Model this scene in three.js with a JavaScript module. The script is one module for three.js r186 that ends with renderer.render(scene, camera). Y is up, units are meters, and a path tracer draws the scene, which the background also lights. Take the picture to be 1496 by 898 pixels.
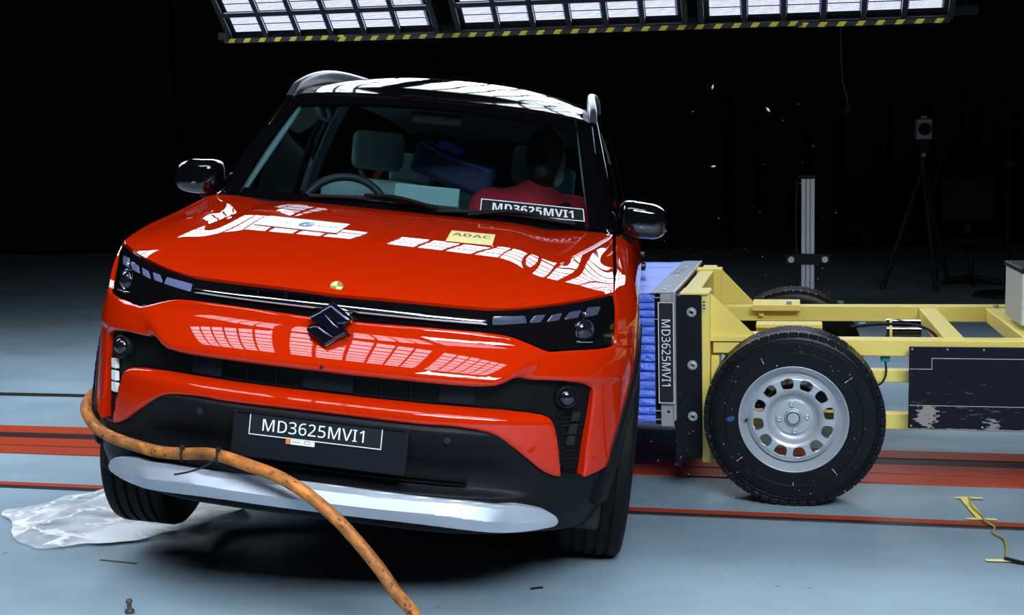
import * as THREE from 'three';
import { RoundedBoxGeometry } from 'three/addons/geometries/RoundedBoxGeometry.js';
import { mergeGeometries, mergeVertices, toCreasedNormals } from 'three/addons/utils/BufferGeometryUtils.js';
import { MarchingCubes } from 'three/addons/objects/MarchingCubes.js';
import { RectAreaLightUniformsLib } from 'three/addons/lights/RectAreaLightUniformsLib.js';

// ---------------------------------------------------------------- camera, light, exposure
const scene = new THREE.Scene();
scene.background = new THREE.Color(0x000000);
const R = THREE.MathUtils.degToRad;
const camera = new THREE.PerspectiveCamera(2 * THREE.MathUtils.radToDeg(Math.atan(449 / 1736)), 1496 / 898, 0.05, 80);
camera.rotation.order = 'YXZ';
camera.position.set(-0.0049, 1.312, 4.5206);
camera.rotation.set(R(-6.78), R(13.364), R(-1.472));
scene.add(camera);
const renderer = new THREE.WebGLRenderer({ antialias: true });
renderer.toneMapping = THREE.LinearToneMapping;
renderer.toneMappingExposure = 1.0;
renderer.shadowMap.enabled = true;
RectAreaLightUniformsLib.init();
const LAMP = new THREE.Color(0.80, 0.90, 1.0);           // colour of the lamp rigs
const RIGS = [                                            // lower edge (y, z), slope in degrees, rows, light, where the middle stands
  { y: 2.34, z: -4.2, at: [-3.435, -1.59, 0.20], tilt: 44, rows: 10, power: 8 },
  { y: 4.25, z: 2.55, at: [-3.0, -1.16, 0.66], tilt: 0, rows: 7, power: 10, addedFlap: 0.35 },  // out of view, placed for its reflection in the bumper and to light the front
  { y: 4.45, z: 4.34, at: [0.9, 2.75], tilt: -10, rows: 10, power: 54, addedFlap: 0.8 },  // out of view, placed to light the front faces of the trolley
  { y: 3.50, z: -0.8, at: [-6.2, -4.4], tilt: -12, rows: 8, power: 12 },  // out of view, placed to light the floor left of the car
];

// ---------------------------------------------------------------- helpers
let seed = 7;
const rnd = () => { seed = (seed * 16807) % 2147483647; return seed / 2147483647; };
const rr = (a, b) => a + (b - a) * rnd();
const clamp = (x, a, b) => Math.min(b, Math.max(a, x));
const lerp = (a, b, t) => a + (b - a) * t;
const smooth = (a, b, x) => { const t = clamp((x - a) / (b - a), 0, 1); return t * t * (3 - 2 * t); };
function curve(xs, ys) {                                  // monotone cubic through a table
  const n = xs.length, d = [], m = [];
  for (let i = 0; i < n - 1; i++) d.push((ys[i + 1] - ys[i]) / (xs[i + 1] - xs[i]));
  for (let i = 0; i < n; i++) m.push(i === 0 ? d[0] : i === n - 1 ? d[n - 2] : d[i - 1] * d[i] <= 0 ? 0 : 2 / (1 / d[i - 1] + 1 / d[i]));
  return (x) => {
    if (x <= xs[0]) return ys[0];
    if (x >= xs[n - 1]) return ys[n - 1];
    let i = 0; while (x > xs[i + 1]) i++;
    const h = xs[i + 1] - xs[i], t = (x - xs[i]) / h, t2 = t * t, t3 = t2 * t;
    return ys[i] * (2 * t3 - 3 * t2 + 1) + h * m[i] * (t3 - 2 * t2 + t) + ys[i + 1] * (3 * t2 - 2 * t3) + h * m[i + 1] * (t3 - t2);
  };
}
const taken = {};
function numbered(n) { const k = taken[n] = (taken[n] ?? -1) + 1; return k ? n + '_' + String(k).padStart(3, '0') : n; }
function sh(o) { o.traverse((c) => { if (c.isMesh) { c.castShadow = true; c.receiveShadow = true; } }); return o; }
function thing(name, label, category, pos = [0, 0, 0], group) {
  const o = new THREE.Group(); o.name = numbered(name); scene.add(o); o.position.set(...pos);
  o.userData = { label, category }; if (group) o.userData.group = group;
  return o;
}
function mesh(name, geo, mat, parent = scene, extra) {
  const g = Array.isArray(geo) ? merge(geo) : geo;
  const m = new THREE.Mesh(g, mat); m.name = parent === scene ? numbered(name) : name; parent.add(m);
  m.castShadow = m.receiveShadow = true;
  if (extra) Object.assign(m.userData, extra);
  return m;
}
function merge(list) {
  return mergeGeometries(list.map((g) => { let q = g.index ? g.toNonIndexed() : g; for (const k of Object.keys(q.attributes)) if (!['position', 'normal', 'uv'].includes(k)) q.deleteAttribute(k); if (!q.attributes.uv) q.setAttribute('uv', new THREE.BufferAttribute(new Float32Array(q.attributes.position.count * 2), 2)); return q; }));
}
function box(x0, x1, y0, y1, z0, z1, r = 0.004) {
  const w = Math.abs(x1 - x0), h = Math.abs(y1 - y0), d = Math.abs(z1 - z0);
  const g = new RoundedBoxGeometry(w, h, d, 2, Math.min(r, w * 0.45, h * 0.45, d * 0.45));
  return g.translate((x0 + x1) / 2, (y0 + y1) / 2, (z0 + z1) / 2);
}
function tube(pts, r, seg = 60, rs = 10, closed = false) {
  return new THREE.TubeGeometry(new THREE.CatmullRomCurve3(pts.map((p) => new THREE.Vector3(...p)), closed, 'centripetal'), seg, r, rs, closed);
}
function rod(a, b, r, n = 10, r2 = r) {
  const A = new THREE.Vector3(...a), B = new THREE.Vector3(...b), L = A.distanceTo(B);
  const g = new THREE.CylinderGeometry(r2, r, L, n);
  g.applyQuaternion(new THREE.Quaternion().setFromUnitVectors(new THREE.Vector3(0, 1, 0), B.clone().sub(A).normalize()));
  return g.translate((A.x + B.x) / 2, (A.y + B.y) / 2, (A.z + B.z) / 2);
}
function extrude(pts, depth, bevel = 0.003) {              // outline in x, y; from z = 0 to depth
  const s = new THREE.Shape(pts.map((p) => new THREE.Vector2(p[0], p[1])));
  return new THREE.ExtrudeGeometry(s, { depth: depth - 2 * bevel, bevelEnabled: bevel > 0, bevelThickness: bevel, bevelSize: bevel, bevelOffset: -bevel, bevelSegments: 2, curveSegments: 12 }).translate(0, 0, bevel);
}
function canvasTex(w, h, draw, srgb = true) {
  const c = document.createElement('canvas'); c.width = w; c.height = h;
  draw(c.getContext('2d'), w, h);
  const t = new THREE.CanvasTexture(c); if (srgb) t.colorSpace = THREE.SRGBColorSpace;
  t.wrapS = t.wrapT = THREE.RepeatWrapping; t.magFilter = THREE.LinearFilter;
  return t;
}
const hash2 = (x, y) => { let h = (Math.imul(x, 374761393) + Math.imul(y, 668265263)) | 0; h = Math.imul(h ^ (h >>> 13), 1274126177); return ((h ^ (h >>> 16)) >>> 0) / 4294967296; };
function noise(x, y) {
  const i = Math.floor(x), j = Math.floor(y), u = x - i, v = y - j, a = u * u * (3 - 2 * u), b = v * v * (3 - 2 * v);
  return lerp(lerp(hash2(i, j), hash2(i + 1, j), a), lerp(hash2(i, j + 1), hash2(i + 1, j + 1), a), b);
}
const fbm = (x, y, o = 4) => { let s = 0, a = 0.5; for (let k = 0; k < o; k++) { s += a * noise(x, y); x = x * 2.03 + 17; y = y * 2.03 + 5; a *= 0.5; } return s; };
function dataTex(w, h, f, srgb = false) {
  const d = new Uint8Array(w * h * 4);
  for (let y = 0; y < h; y++) for (let x = 0; x < w; x++) { const c = f(x / w, y / h); for (let k = 0; k < 4; k++) d[(y * w + x) * 4 + k] = clamp(Math.round(255 * (c[k] ?? 1)), 0, 255); }
  const t = new THREE.DataTexture(d, w, h); t.wrapS = t.wrapT = THREE.RepeatWrapping; t.magFilter = THREE.LinearFilter; t.minFilter = THREE.LinearFilter;
  if (srgb) t.colorSpace = THREE.SRGBColorSpace; t.needsUpdate = true; return t;
}
// outlines -------------------------------------------------------
function rounded(pts, r = 0.012) {                         // gentle bends smoothed, sharp corners rounded
  const out = [], n = pts.length;
  for (let i = 0; i < n; i++) {
    const p = pts[i], a = pts[(i + n - 1) % n], b = pts[(i + 1) % n];
    const la = Math.hypot(a[0] - p[0], a[1] - p[1]), lb = Math.hypot(b[0] - p[0], b[1] - p[1]);
    const ang = Math.acos(clamp(((p[0] - a[0]) * (b[0] - p[0]) + (p[1] - a[1]) * (b[1] - p[1])) / (la * lb), -1, 1));
    if (ang < 0.01) { out.push(p); continue; }
    const rr_ = ang > 0.45 ? (p[2] ?? r) : 0.3;
    const ca = Math.min(rr_, la * 0.4), cb = Math.min(rr_, lb * 0.4);
    const A = [p[0] + (a[0] - p[0]) / la * ca, p[1] + (a[1] - p[1]) / la * ca], B = [p[0] + (b[0] - p[0]) / lb * cb, p[1] + (b[1] - p[1]) / lb * cb];
    for (let k = 0; k <= 6; k++) { const t = k / 6, s = 1 - t; out.push([s * s * A[0] + 2 * s * t * p[0] + t * t * B[0], s * s * A[1] + 2 * s * t * p[1] + t * t * B[1]]); }
  }
  return out;
}
const mirrored = (half) => half.concat(half.filter((p) => Math.abs(p[0]) > 1e-9).reverse().map((p) => [-p[0], p[1], p[2]]));
function inside(P, x, y) { let c = false; for (let i = 0, j = P.length - 1; i < P.length; j = i++) if ((P[i][1] > y) !== (P[j][1] > y) && x < (P[j][0] - P[i][0]) * (y - P[i][1]) / (P[j][1] - P[i][1]) + P[i][0]) c = !c; return c; }
function clipHalf(P, ax, v, keepLess) {
  const out = [], n = P.length, f = (p) => keepLess ? v - p[ax] : p[ax] - v;
  for (let i = 0; i < n; i++) {
    const a = P[i], b = P[(i + 1) % n], fa = f(a), fb = f(b);
    if (fa >= 0) out.push(a);
    if ((fa > 0 && fb < 0) || (fa < 0 && fb > 0)) { const t = fa / (fa - fb), q = [lerp(a[0], b[0], t), lerp(a[1], b[1], t)]; q[ax] = v; out.push(q); }
  }
  return out;
}
function edgeDist(P, x, y) {
  let best = 1e9;
  for (let i = 0, n = P.length; i < n; i++) {
    const a = P[i], b = P[(i + 1) % n], dx = b[0] - a[0], dy = b[1] - a[1], L = dx * dx + dy * dy;
    const t = L ? clamp(((x - a[0]) * dx + (y - a[1]) * dy) / L, 0, 1) : 0, q = (x - a[0] - t * dx) ** 2 + (y - a[1] - t * dy) ** 2;
    if (q < best) best = q;
  }
  return Math.sqrt(best);
}
// a sheet of a given outline laid on a curved surface: map(u, v) -> [x, y, z]; its rim is turned in by `depth` metres
function panel(P, map, { res = 0.012, off = 0, depth = 0.015, round = 0, flip = false } = {}) {
  const offF = typeof off === 'function' ? off : () => off;
  let x0 = 1e9, x1 = -1e9, y0 = 1e9, y1 = -1e9;
  for (const p of P) { x0 = Math.min(x0, p[0]); x1 = Math.max(x1, p[0]); y0 = Math.min(y0, p[1]); y1 = Math.max(y1, p[1]); }
  const rx = Array.isArray(res) ? res[0] : res, ry = Array.isArray(res) ? res[1] : res;
  const i0 = Math.floor(x0 / rx), i1 = Math.ceil(x1 / rx), j0 = Math.floor(y0 / ry), j1 = Math.ceil(y1 / ry);
  const keys = new Map(), UV = [], idx = [];
  const vid = (u, v) => { const k = Math.round(u * 2e5) + '_' + Math.round(v * 2e5); let i = keys.get(k); if (i === undefined) { i = UV.length; UV.push([u, v]); keys.set(k, i); } return i; };
  for (let j = j0; j < j1; j++) {
    let strip = clipHalf(clipHalf(P, 1, j * ry, false), 1, (j + 1) * ry, true);
    if (strip.length < 3) continue;
    for (let i = i0; i < i1; i++) {
      const c = clipHalf(clipHalf(strip, 0, i * rx, false), 0, (i + 1) * rx, true);
      if (c.length < 3) continue;
      const q = []; for (const p of c) { const l = q[q.length - 1]; if (!l || Math.hypot(l[0] - p[0], l[1] - p[1]) > 1e-5) q.push(p); }
      if (q.length > 2 && Math.hypot(q[0][0] - q[q.length - 1][0], q[0][1] - q[q.length - 1][1]) < 1e-5) q.pop();
      if (q.length < 3) continue;
      let area = 0; for (let k = 0; k < q.length; k++) { const a = q[k], b = q[(k + 1) % q.length]; area += a[0] * b[1] - b[0] * a[1]; }
      if (Math.abs(area) < 1e-9) continue;
      const V2 = q.map((p) => new THREE.Vector2(p[0], p[1]));
      const tris = q.length === 4 && Math.abs(area / 2 - rx * ry) < 1e-8 ? [[0, 1, 2], [0, 2, 3]] : THREE.ShapeUtils.triangulateShape(V2, []);
      for (const t of tris) {
        const [a, b, d] = t.map((k) => q[k]);
        const s = (b[0] - a[0]) * (d[1] - a[1]) - (b[1] - a[1]) * (d[0] - a[0]);
        const ids = t.map((k) => vid(q[k][0], q[k][1]));
        if (s < 0) ids.reverse();
        idx.push(...ids);
      }
    }
  }
  const sgn = flip ? -1 : 1, e = 5e-4, A = new THREE.Vector3(), B = new THREE.Vector3();
  const place = (u, v, drop) => {
    const p = map(u, v), a = map(u + e, v), b = map(u, v + e);
    A.set(a[0] - p[0], a[1] - p[1], a[2] - p[2]); B.set(b[0] - p[0], b[1] - p[1], b[2] - p[2]); A.cross(B).normalize().multiplyScalar(sgn);
    const o = offF(u, v) - drop; return [p[0] + A.x * o, p[1] + A.y * o, p[2] + A.z * o];
  };
  const pos = [], uv = [];
  for (const [u, v] of UV) {
    let drop = 0; if (round) { const d = edgeDist(P, u, v); if (d < round) drop = round * (1 - Math.sqrt(Math.max(0, 1 - (1 - d / round) ** 2))); }
    pos.push(...place(u, v, drop)); uv.push(u, v);
  }
  if (flip) for (let k = 0; k < idx.length; k += 3) { const t = idx[k]; idx[k] = idx[k + 1]; idx[k + 1] = t; }
  const g = new THREE.BufferGeometry();
  g.setAttribute('position', new THREE.Float32BufferAttribute(pos, 3)); g.setAttribute('uv', new THREE.Float32BufferAttribute(uv, 2)); g.setIndex(idx); g.computeVertexNormals();
  if (!depth) return g.toNonIndexed();
  const sp = [], si = [], su = [], D = [];
  for (let i = 0; i < P.length; i++) { const a = P[i], b = P[(i + 1) % P.length], n = Math.max(1, Math.ceil(Math.hypot(b[0] - a[0], b[1] - a[1]) / Math.min(rx, ry))); for (let k = 0; k < n; k++) D.push([lerp(a[0], b[0], k / n), lerp(a[1], b[1], k / n)]); }
  for (const [u, v] of D) { sp.push(...place(u, v, round), ...place(u, v, round + depth)); su.push(u, v, u, v); }
  let area = 0; for (let k = 0; k < D.length; k++) { const a = D[k], b = D[(k + 1) % D.length]; area += a[0] * b[1] - b[0] * a[1]; }
  for (let i = 0; i < D.length; i++) { const a = 2 * i, b = 2 * ((i + 1) % D.length), t = [a, a + 1, b, b, a + 1, b + 1]; if ((area < 0) !== flip) t.reverse(); si.push(...t); }
  const k = new THREE.BufferGeometry();
  k.setAttribute('position', new THREE.Float32BufferAttribute(sp, 3)); k.setAttribute('uv', new THREE.Float32BufferAttribute(su, 2)); k.setIndex(si); k.computeVertexNormals();
  return mergeGeometries([g.toNonIndexed(), k.toNonIndexed()]);
}
// a grid surface f(a, b), a and b in 0..1
function sheet(f, n, m, flip = false) {
  const pos = [], uv = [], idx = [];
  for (let j = 0; j <= m; j++) for (let i = 0; i <= n; i++) { pos.push(...f(i / n, j / m)); uv.push(i / n, j / m); }
  for (let j = 0; j < m; j++) for (let i = 0; i < n; i++) { const a = j * (n + 1) + i, b = a + 1, c = a + n + 1, d = c + 1; idx.push(...(flip ? [a, c, b, b, c, d] : [a, b, c, b, d, c])); }
  const g = new THREE.BufferGeometry(); g.setAttribute('position', new THREE.Float32BufferAttribute(pos, 3)); g.setAttribute('uv', new THREE.Float32BufferAttribute(uv, 2)); g.setIndex(idx); g.computeVertexNormals();
  return g.toNonIndexed();
}
// a closed skin of two grid surfaces with the rim between them
function slab(f, n, m, t, flip = false) {
  const top = f, bot = (a, b) => { const p = f(a, b), e = 1e-3, q = f(Math.min(1, a + e), b), q0 = f(Math.min(1, a + e) - e, b), s = f(a, Math.min(1, b + e)), s0 = f(a, Math.min(1, b + e) - e); const A = new THREE.Vector3(q[0] - q0[0], q[1] - q0[1], q[2] - q0[2]), B = new THREE.Vector3(s[0] - s0[0], s[1] - s0[1], s[2] - s0[2]); A.cross(B).normalize().multiplyScalar((flip ? 1 : -1) * t); return [p[0] + A.x, p[1] + A.y, p[2] + A.z]; };
  const side = (h, fl) => sheet((a, b) => { const c = h(a), P = top(...c), Q = bot(...c); return [lerp(P[0], Q[0], b), lerp(P[1], Q[1], b), lerp(P[2], Q[2], b)]; }, n, 1, fl);
  return mergeGeometries([sheet(top, n, m, flip), sheet(bot, n, m, !flip), side((a) => [a, 0], !flip), side((a) => [a, 1], flip), side((a) => [0, a], flip), side((a) => [1, a], !flip)]);
}

// ---------------------------------------------------------------- materials
const L = (r, g, b) => new THREE.Color().setRGB(r, g, b);
const std = (c, roughness = 0.6, o = {}) => new THREE.MeshStandardMaterial({ color: c, roughness, ...o });
const phy = (c, roughness, o = {}) => new THREE.MeshPhysicalMaterial({ color: c, roughness, ...o });
const grain = dataTex(256, 256, (u, v) => { const n = hash2(Math.floor(u * 256), Math.floor(v * 256)); return [n, n, n, 1]; });
const M = {
  red: phy(L(0.53, 0.018, 0.0006), 0.75, { clearcoat: 1, clearcoatRoughness: 0.012, specularIntensity: 0 }),
  gloss: phy(L(0.004, 0.004, 0.005), 0.06, { clearcoat: 1, clearcoatRoughness: 0.01 }),
  roofBlack: phy(L(0.003, 0.003, 0.004), 0.05, { ior: 1.22 }),
  plastic: phy(L(0.006, 0.007, 0.009), 0.45, { specularIntensity: 0.25 }),
  satin: phy(L(0.004, 0.0044, 0.005), 0.5, { specularIntensity: 0.25 }),
  dark: std(L(0.004, 0.0045, 0.005), 0.8),
  silver: std(L(0.42, 0.46, 0.52), 0.38, { metalness: 0.35 }),
  chrome: std(L(0.75, 0.78, 0.82), 0.14, { metalness: 1 }),
  darkChrome: std(L(0.11, 0.12, 0.18), 0.16, { metalness: 1 }),
  smokedLens: phy(L(0.16, 0.17, 0.32), 0.25, { clearcoat: 1 }),
  smokedShaded: phy(L(0.055, 0.065, 0.11), 0.25, { clearcoat: 1 }),
  whiteLens: std(L(0.85, 0.88, 0.9), 0.35),
  lens: phy(L(1, 1, 1), 0.02, { transmission: 1, thickness: 0.02, ior: 1.5 }),
  glass: phy(L(0.72, 0.86, 0.86), 0.01, { transmission: 1, thickness: 0, ior: 1.5 }),
  tint: phy(L(0.22, 0.26, 0.27), 0.01, { transmission: 1, thickness: 0, ior: 1.5 }),
  rubber: phy(L(0.004, 0.0045, 0.005), 0.6, { specularIntensity: 0.3 }),
  tyre: phy(L(0.005, 0.006, 0.009), 0.34, { specularIntensity: 0.4 }),
  teal: std(L(0.30, 0.46, 0.48), 0.8),
  interior: std(L(0.03, 0.035, 0.04), 0.7),
  navy: std(L(0.02, 0.035, 0.10), 0.45),
  blueEdge: std(L(0.04, 0.14, 0.75), 0.4),
  shirt: std(L(0.42, 0.015, 0.035), 0.9),
  skin: std(L(0.012, 0.012, 0.015), 0.6),
  yellow: std(L(0.94, 0.75, 0.17), 0.42),
  yellowPale: std(L(0.80, 0.72, 0.30), 0.7),
  honey: phy(L(0.15, 0.27, 0.90), 0.45, { metalness: 0.1, specularIntensity: 0.6 }),
  alu: std(L(0.62, 0.65, 0.68), 0.35, { metalness: 0.8 }),
  zinc: std(L(0.45, 0.47, 0.48), 0.5, { metalness: 0.6 }),
  blackSteel: phy(L(0.007, 0.009, 0.013), 0.5, { specularIntensity: 0.3 }),
  redRail: std(L(0.42, 0.045, 0.012), 0.45),
  darkRail: std(L(0.05, 0.035, 0.04), 0.4, { metalness: 0.4 }),
  cloth: std(L(0.010, 0.0125, 0.0125), 0.95),
  black: std(L(0.006, 0.0065, 0.007), 0.7),
  rig: std(L(0.012, 0.016, 0.02), 0.6),
  tealPlug: std(L(0.0, 0.30, 0.32), 0.5),
};

// ---------------------------------------------------------------- the hall
const floorTex = dataTex(1024, 1024, (u, v) => {
  const a = fbm(u * 7 + 3, v * 9, 5), b = fbm(u * 40, v * 60 + 9, 3), s = fbm(u * 3 + 40, v * 30, 4);
  let k = 0.82 + 0.14 * (a - 0.47) + 0.10 * (b - 0.45) + 0.14 * (s - 0.47);
  const sp = hash2(Math.floor(u * 700), Math.floor(v * 700)); if (sp > 0.9996) k *= 0.55;
  return [k * 0.80, k * 0.92, k, 1];
}, true);
const floorRough = dataTex(512, 512, (u, v) => { const k = 0.36 + 0.3 * fbm(u * 10, v * 12, 4); return [k, k, k, 1]; });
floorTex.wrapS = floorTex.wrapT = floorRough.wrapS = floorRough.wrapT = THREE.MirroredRepeatWrapping; floorTex.repeat.set(1 / 9, 1 / 9); floorRough.repeat.set(1 / 5, 1 / 5);
const floorMat = std(L(0.66, 0.66, 0.645), 1, { map: floorTex, roughnessMap: floorRough });
{
  const g = new THREE.BoxGeometry(30, 0.3, 28, 1, 1, 1).translate(-1, -0.15, -1);
  const p = g.attributes.position, uv = g.attributes.uv; for (let i = 0; i < p.count; i++) uv.setXY(i, p.getX(i), p.getZ(i));
  mesh('floor', g, floorMat, scene, { kind: 'structure' });
}
mesh('ceiling', new THREE.BoxGeometry(30, 0.3, 28).translate(-1, 9.15, -1), M.black, scene, { kind: 'structure' });
mesh('wall_left', new THREE.BoxGeometry(0.3, 9, 28).translate(-15.85, 4.5, -1), M.black, scene, { kind: 'structure' });
mesh('wall_right', new THREE.BoxGeometry(0.3, 9, 28).translate(13.85, 4.5, -1), M.black, scene, { kind: 'structure' });
mesh('wall_front', new THREE.BoxGeometry(30, 9, 0.3).translate(-1, 4.5, 12.85), M.black, scene, { kind: 'structure' });
mesh('wall_back', new THREE.BoxGeometry(30, 9, 0.3).translate(-1, 4.5, -14.85), M.black, scene, { kind: 'structure' });
{ // the dark pleated curtain before the back wall, hung in lengths
  const xs = [-14.6, -9.9, -5.4, -0.9, 3.9, 8.4, 12.9];
  xs.slice(0, -1).forEach((x, k) => {
    const w = xs[k + 1] - x - 0.06, ph = rr(0, 9);
    const g = sheet((a, b) => { const X = x + a * w; const f = Math.sin(X * 11 + ph) * 0.06 + Math.sin(X * 27 + 2 * ph) * 0.022 + 0.05 * (fbm(X * 2 + ph, b * 2, 3) - 0.45); return [X, 0.03 + b * 8.6, -13.6 + f * (1.1 - 0.4 * b)]; }, 220, 14);
    const c = mesh('curtain', g, M.cloth);
    c.userData = { label: ['black pleated curtain length farthest left of the red car', 'black pleated curtain length behind the left mirror of the red car', 'black pleated curtain length behind the black car roof', 'black pleated curtain length behind the aluminium post', 'black pleated curtain length behind the camera tripod', 'black pleated curtain length at the far right edge'][k], category: 'curtain', group: 'black backdrop curtains' };
  });
}
{ // red and dark steel rails set into the floor, running under the trolley
  const strip = (name, z0, z1, mat, label, h = 0.004) => { const m = mesh(name, box(-15.6, 13.6, -0.01, h, z0, z1, 0.0015), mat); m.userData = { label, category: 'rail' }; };
  strip('floor_rail', 0.108, 0.152, M.redRail, 'narrow red floor rail running nearest the camera under the trolley wheel');
  strip('floor_rail', 0.153, 0.190, M.darkRail, 'dark steel floor rail along the front edge of the nearest red rail');
  strip('floor_rail', -0.93, -0.79, M.redRail, 'red floor rail at the back of the double track', 0.006);
  strip('floor_rail', -0.785, -0.68, M.darkRail, 'dark groove rail in the middle of the double red track', 0.003);
  strip('floor_rail', -0.675, -0.53, M.redRail, 'red floor rail in the middle of the double track', 0.006);
  strip('floor_rail', -0.528, -0.512, M.darkRail, 'thin dark seam rail dividing the front of the double red track', 0.003);
  strip('floor_rail', -0.51, -0.375, M.redRail, 'red floor rail at the front of the double track', 0.006);
  strip('floor_rail', -1.80, -1.72, M.darkRail, 'thin dark floor rail farthest back behind the double red track');
}

// ---------------------------------------------------------------- lamp rigs
const ledTex = canvasTex(256, 168, (c, w, h) => {
  c.fillStyle = '#10131a'; c.fillRect(0, 0, w, h);
  for (const [y0, y1] of [[0.03, 0.475], [0.525, 0.97]]) {
    const g = c.createLinearGradient(0, y0 * h, 0, y1 * h); g.addColorStop(0, '#5c6288'); g.addColorStop(1, '#666d94'); c.fillStyle = g; c.fillRect(0.03 * w, y0 * h, 0.94 * w, (y1 - y0) * h);
    for (let r = 0; r < 6; r++) for (let k = 0; k < 20; k++) {
      const x = (0.05 + 0.9 * (k + (r % 2 ? 0.5 : 0.1)) / 20) * w, y = (y0 + (y1 - y0) * (r + 0.5) / 6) * h;
      c.fillStyle = '#ffffff'; c.beginPath(); c.ellipse(x, y, 4.6, 3.6, 0, 0, 7); c.fill();
    }
  }
});
const ledMat = new THREE.MeshStandardMaterial({ color: 0x101010, roughness: 0.5, emissive: L(1.0, 1.04, 1.25), emissiveMap: ledTex, emissiveIntensity: 1.9 });
const hazTex = canvasTex(256, 32, (c, w, h) => { c.fillStyle = '#0b0c0d'; c.fillRect(0, 0, w, h); c.fillStyle = '#b3a22a'; c.beginPath(); c.moveTo(60, h); c.lineTo(160, h); c.lineTo(206, 0); c.lineTo(106, 0); c.fill(); });
const hazMat = std(0xffffff, 0.6, { map: hazTex });
const CW = 0.232, CH = 0.152, CPX = 0.268, CPY = 0.196, PW = 1.66;
const cellGeo = new RoundedBoxGeometry(CW, CH, 0.02, 1, 0.003);
{ const p = cellGeo.attributes.position, uv = cellGeo.attributes.uv, n = cellGeo.attributes.normal; for (let i = 0; i < p.count; i++) if (n.getZ(i) > 0.5) uv.setXY(i, p.getX(i) / CW + 0.5, p.getY(i) / CH + 0.5); else uv.setXY(i, 0.005, 0.5); }
const rigWords = ['low tilted rig over the car roof', 'unseen flat rig over the bonnet', 'unseen bright rig above the camera', 'unseen rig left of the car'];
RIGS.forEach((rig, r) => {
  const H = rig.rows * CPY + 0.06;
  rig.at.forEach((cx, k) => {
    const where = rig.at.length === 2 ? ['left', 'right'][k] : ['left', 'middle', 'right'][k];
    const t = thing('lamp_panel', `${where} lamp panel of white light modules in the ${rigWords[r]}`, 'lamp panel', [cx, rig.y - (k - 1) * 0.025 - (k === 2 ? 0.02 : 0), rig.z], 'overhead lamp panels');
    t.rotation.set(R(90 - rig.tilt - 0), 0, 0); t.rotation.x = -(Math.PI / 2 - R(rig.tilt)) + Math.PI / 2 * 0; // set below
    // local y runs up the slope, local z is the lit face
    const up = new THREE.Vector3(0, Math.sin(R(rig.tilt)), Math.cos(R(rig.tilt))), ex = new THREE.Vector3(1, -0.017, 0).normalize();
    const ez = new THREE.Vector3().crossVectors(ex, up).normalize(), ey = new THREE.Vector3().crossVectors(ez, ex);
    t.quaternion.setFromRotationMatrix(new THREE.Matrix4().makeBasis(ex, ey, ez));
    mesh('back_plate', box(-PW / 2, PW / 2, -0.03, H, -0.07, -0.015, 0.004), M.rig, t);
    const fr = [box(-PW / 2 - 0.03, -PW / 2 + 0.012, -0.05, H + 0.03, -0.08, 0.03), box(PW / 2 - 0.012, PW / 2 + 0.03, -0.05, H + 0.03, -0.08, 0.03), box(-PW / 2, PW / 2, -0.06, -0.018, -0.08, 0.03), box(-PW / 2, PW / 2, H - 0.01, H + 0.03, -0.08, 0.03)];
    mesh('frame', fr, M.rig, t);
    if (rig.addedFlap) mesh('added_flap', box(-PW / 2 - 0.03, PW / 2 + 0.03, -0.09, -0.075, 0, rig.addedFlap, 0.004), M.rig, t);  // added flap, out of view, keeps lamp light off the far floor
    for (let i = 1; i < 6; i++) { const x = (i - 3) * CPX; mesh('divider', box(x - 0.019, x + 0.019, -0.02, H - 0.01, -0.02, 0.028, 0.003), M.rig, t); }
    for (let j = 1; j < rig.rows; j++) { const y = 0.015 + j * CPY; mesh('cross_bar', box(-PW / 2, PW / 2, y - 0.021, y + 0.021, -0.02, 0.026, 0.003), M.rig, t); }
    for (let j = 0; j < rig.rows; j++) for (let i = 0; i < 6; i++) { const m = mesh('lamp_module', cellGeo, ledMat, t); m.position.set((i - 2.5) * CPX, 0.015 + (j + 0.5) * CPY, 0); }
    const l = new THREE.RectAreaLight(LAMP, rig.power, PW - 0.05, H - 0.05); l.position.set(0, H / 2, 0.013); l.rotation.y = Math.PI; t.add(l);
  });
  if (r === 0) {
    const bar = (x0, x1, y, z, word) => { const g = new THREE.BoxGeometry(x1 - x0, 0.032, 0.012); const uv = g.attributes.uv, p = g.attributes.position; for (let i = 0; i < p.count; i++) uv.setXY(i, (p.getX(i) - (x0 - x1) / 2) / 0.128, p.getY(i) / 0.032 + 0.5); const m = mesh('hazard_strip', g.translate((x0 + x1) / 2, 0, 0), hazMat); m.position.set(0, y, z); m.rotation.z = -0.017; m.userData = { label: word, category: 'hazard strip', group: 'striped edges of the lamp rig' }; };
    bar(-4.32, -3.33, 2.262, -4.17, 'black and yellow striped edge below the left lamp panel');
    bar(-3.40, 0.06, 2.245, -4.15, 'long black and yellow striped edge below the middle lamp panel');
    bar(0.0, 1.03, 2.235, -4.17, 'black and yellow striped edge below the right lamp panel');
    const m = mesh('rig_beam', box(-4.5, 1.2, 2.30, 2.36, -4.42, -4.34, 0.006), M.rig); m.rotation.z = -0.017; m.position.y = -0.01; m.userData = { label: 'long dark beam behind the lower edge of the lamp rig', category: 'beam' };
  }
});
const hang = (name, x, z, y0, label) => { const m = mesh(name, rod([x, y0, z], [x, 9.0, z], 0.02), M.rig); m.userData = { label, category: 'hanger' }; };
for (const [x, w] of [[-4.4, 'left'], [-1.6, 'middle'], [1.15, 'right']]) hang('hanger_rod', x, -4.38, 2.34, `thin dark rod from ceiling to the ${w} of the low lamp rig`);

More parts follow.
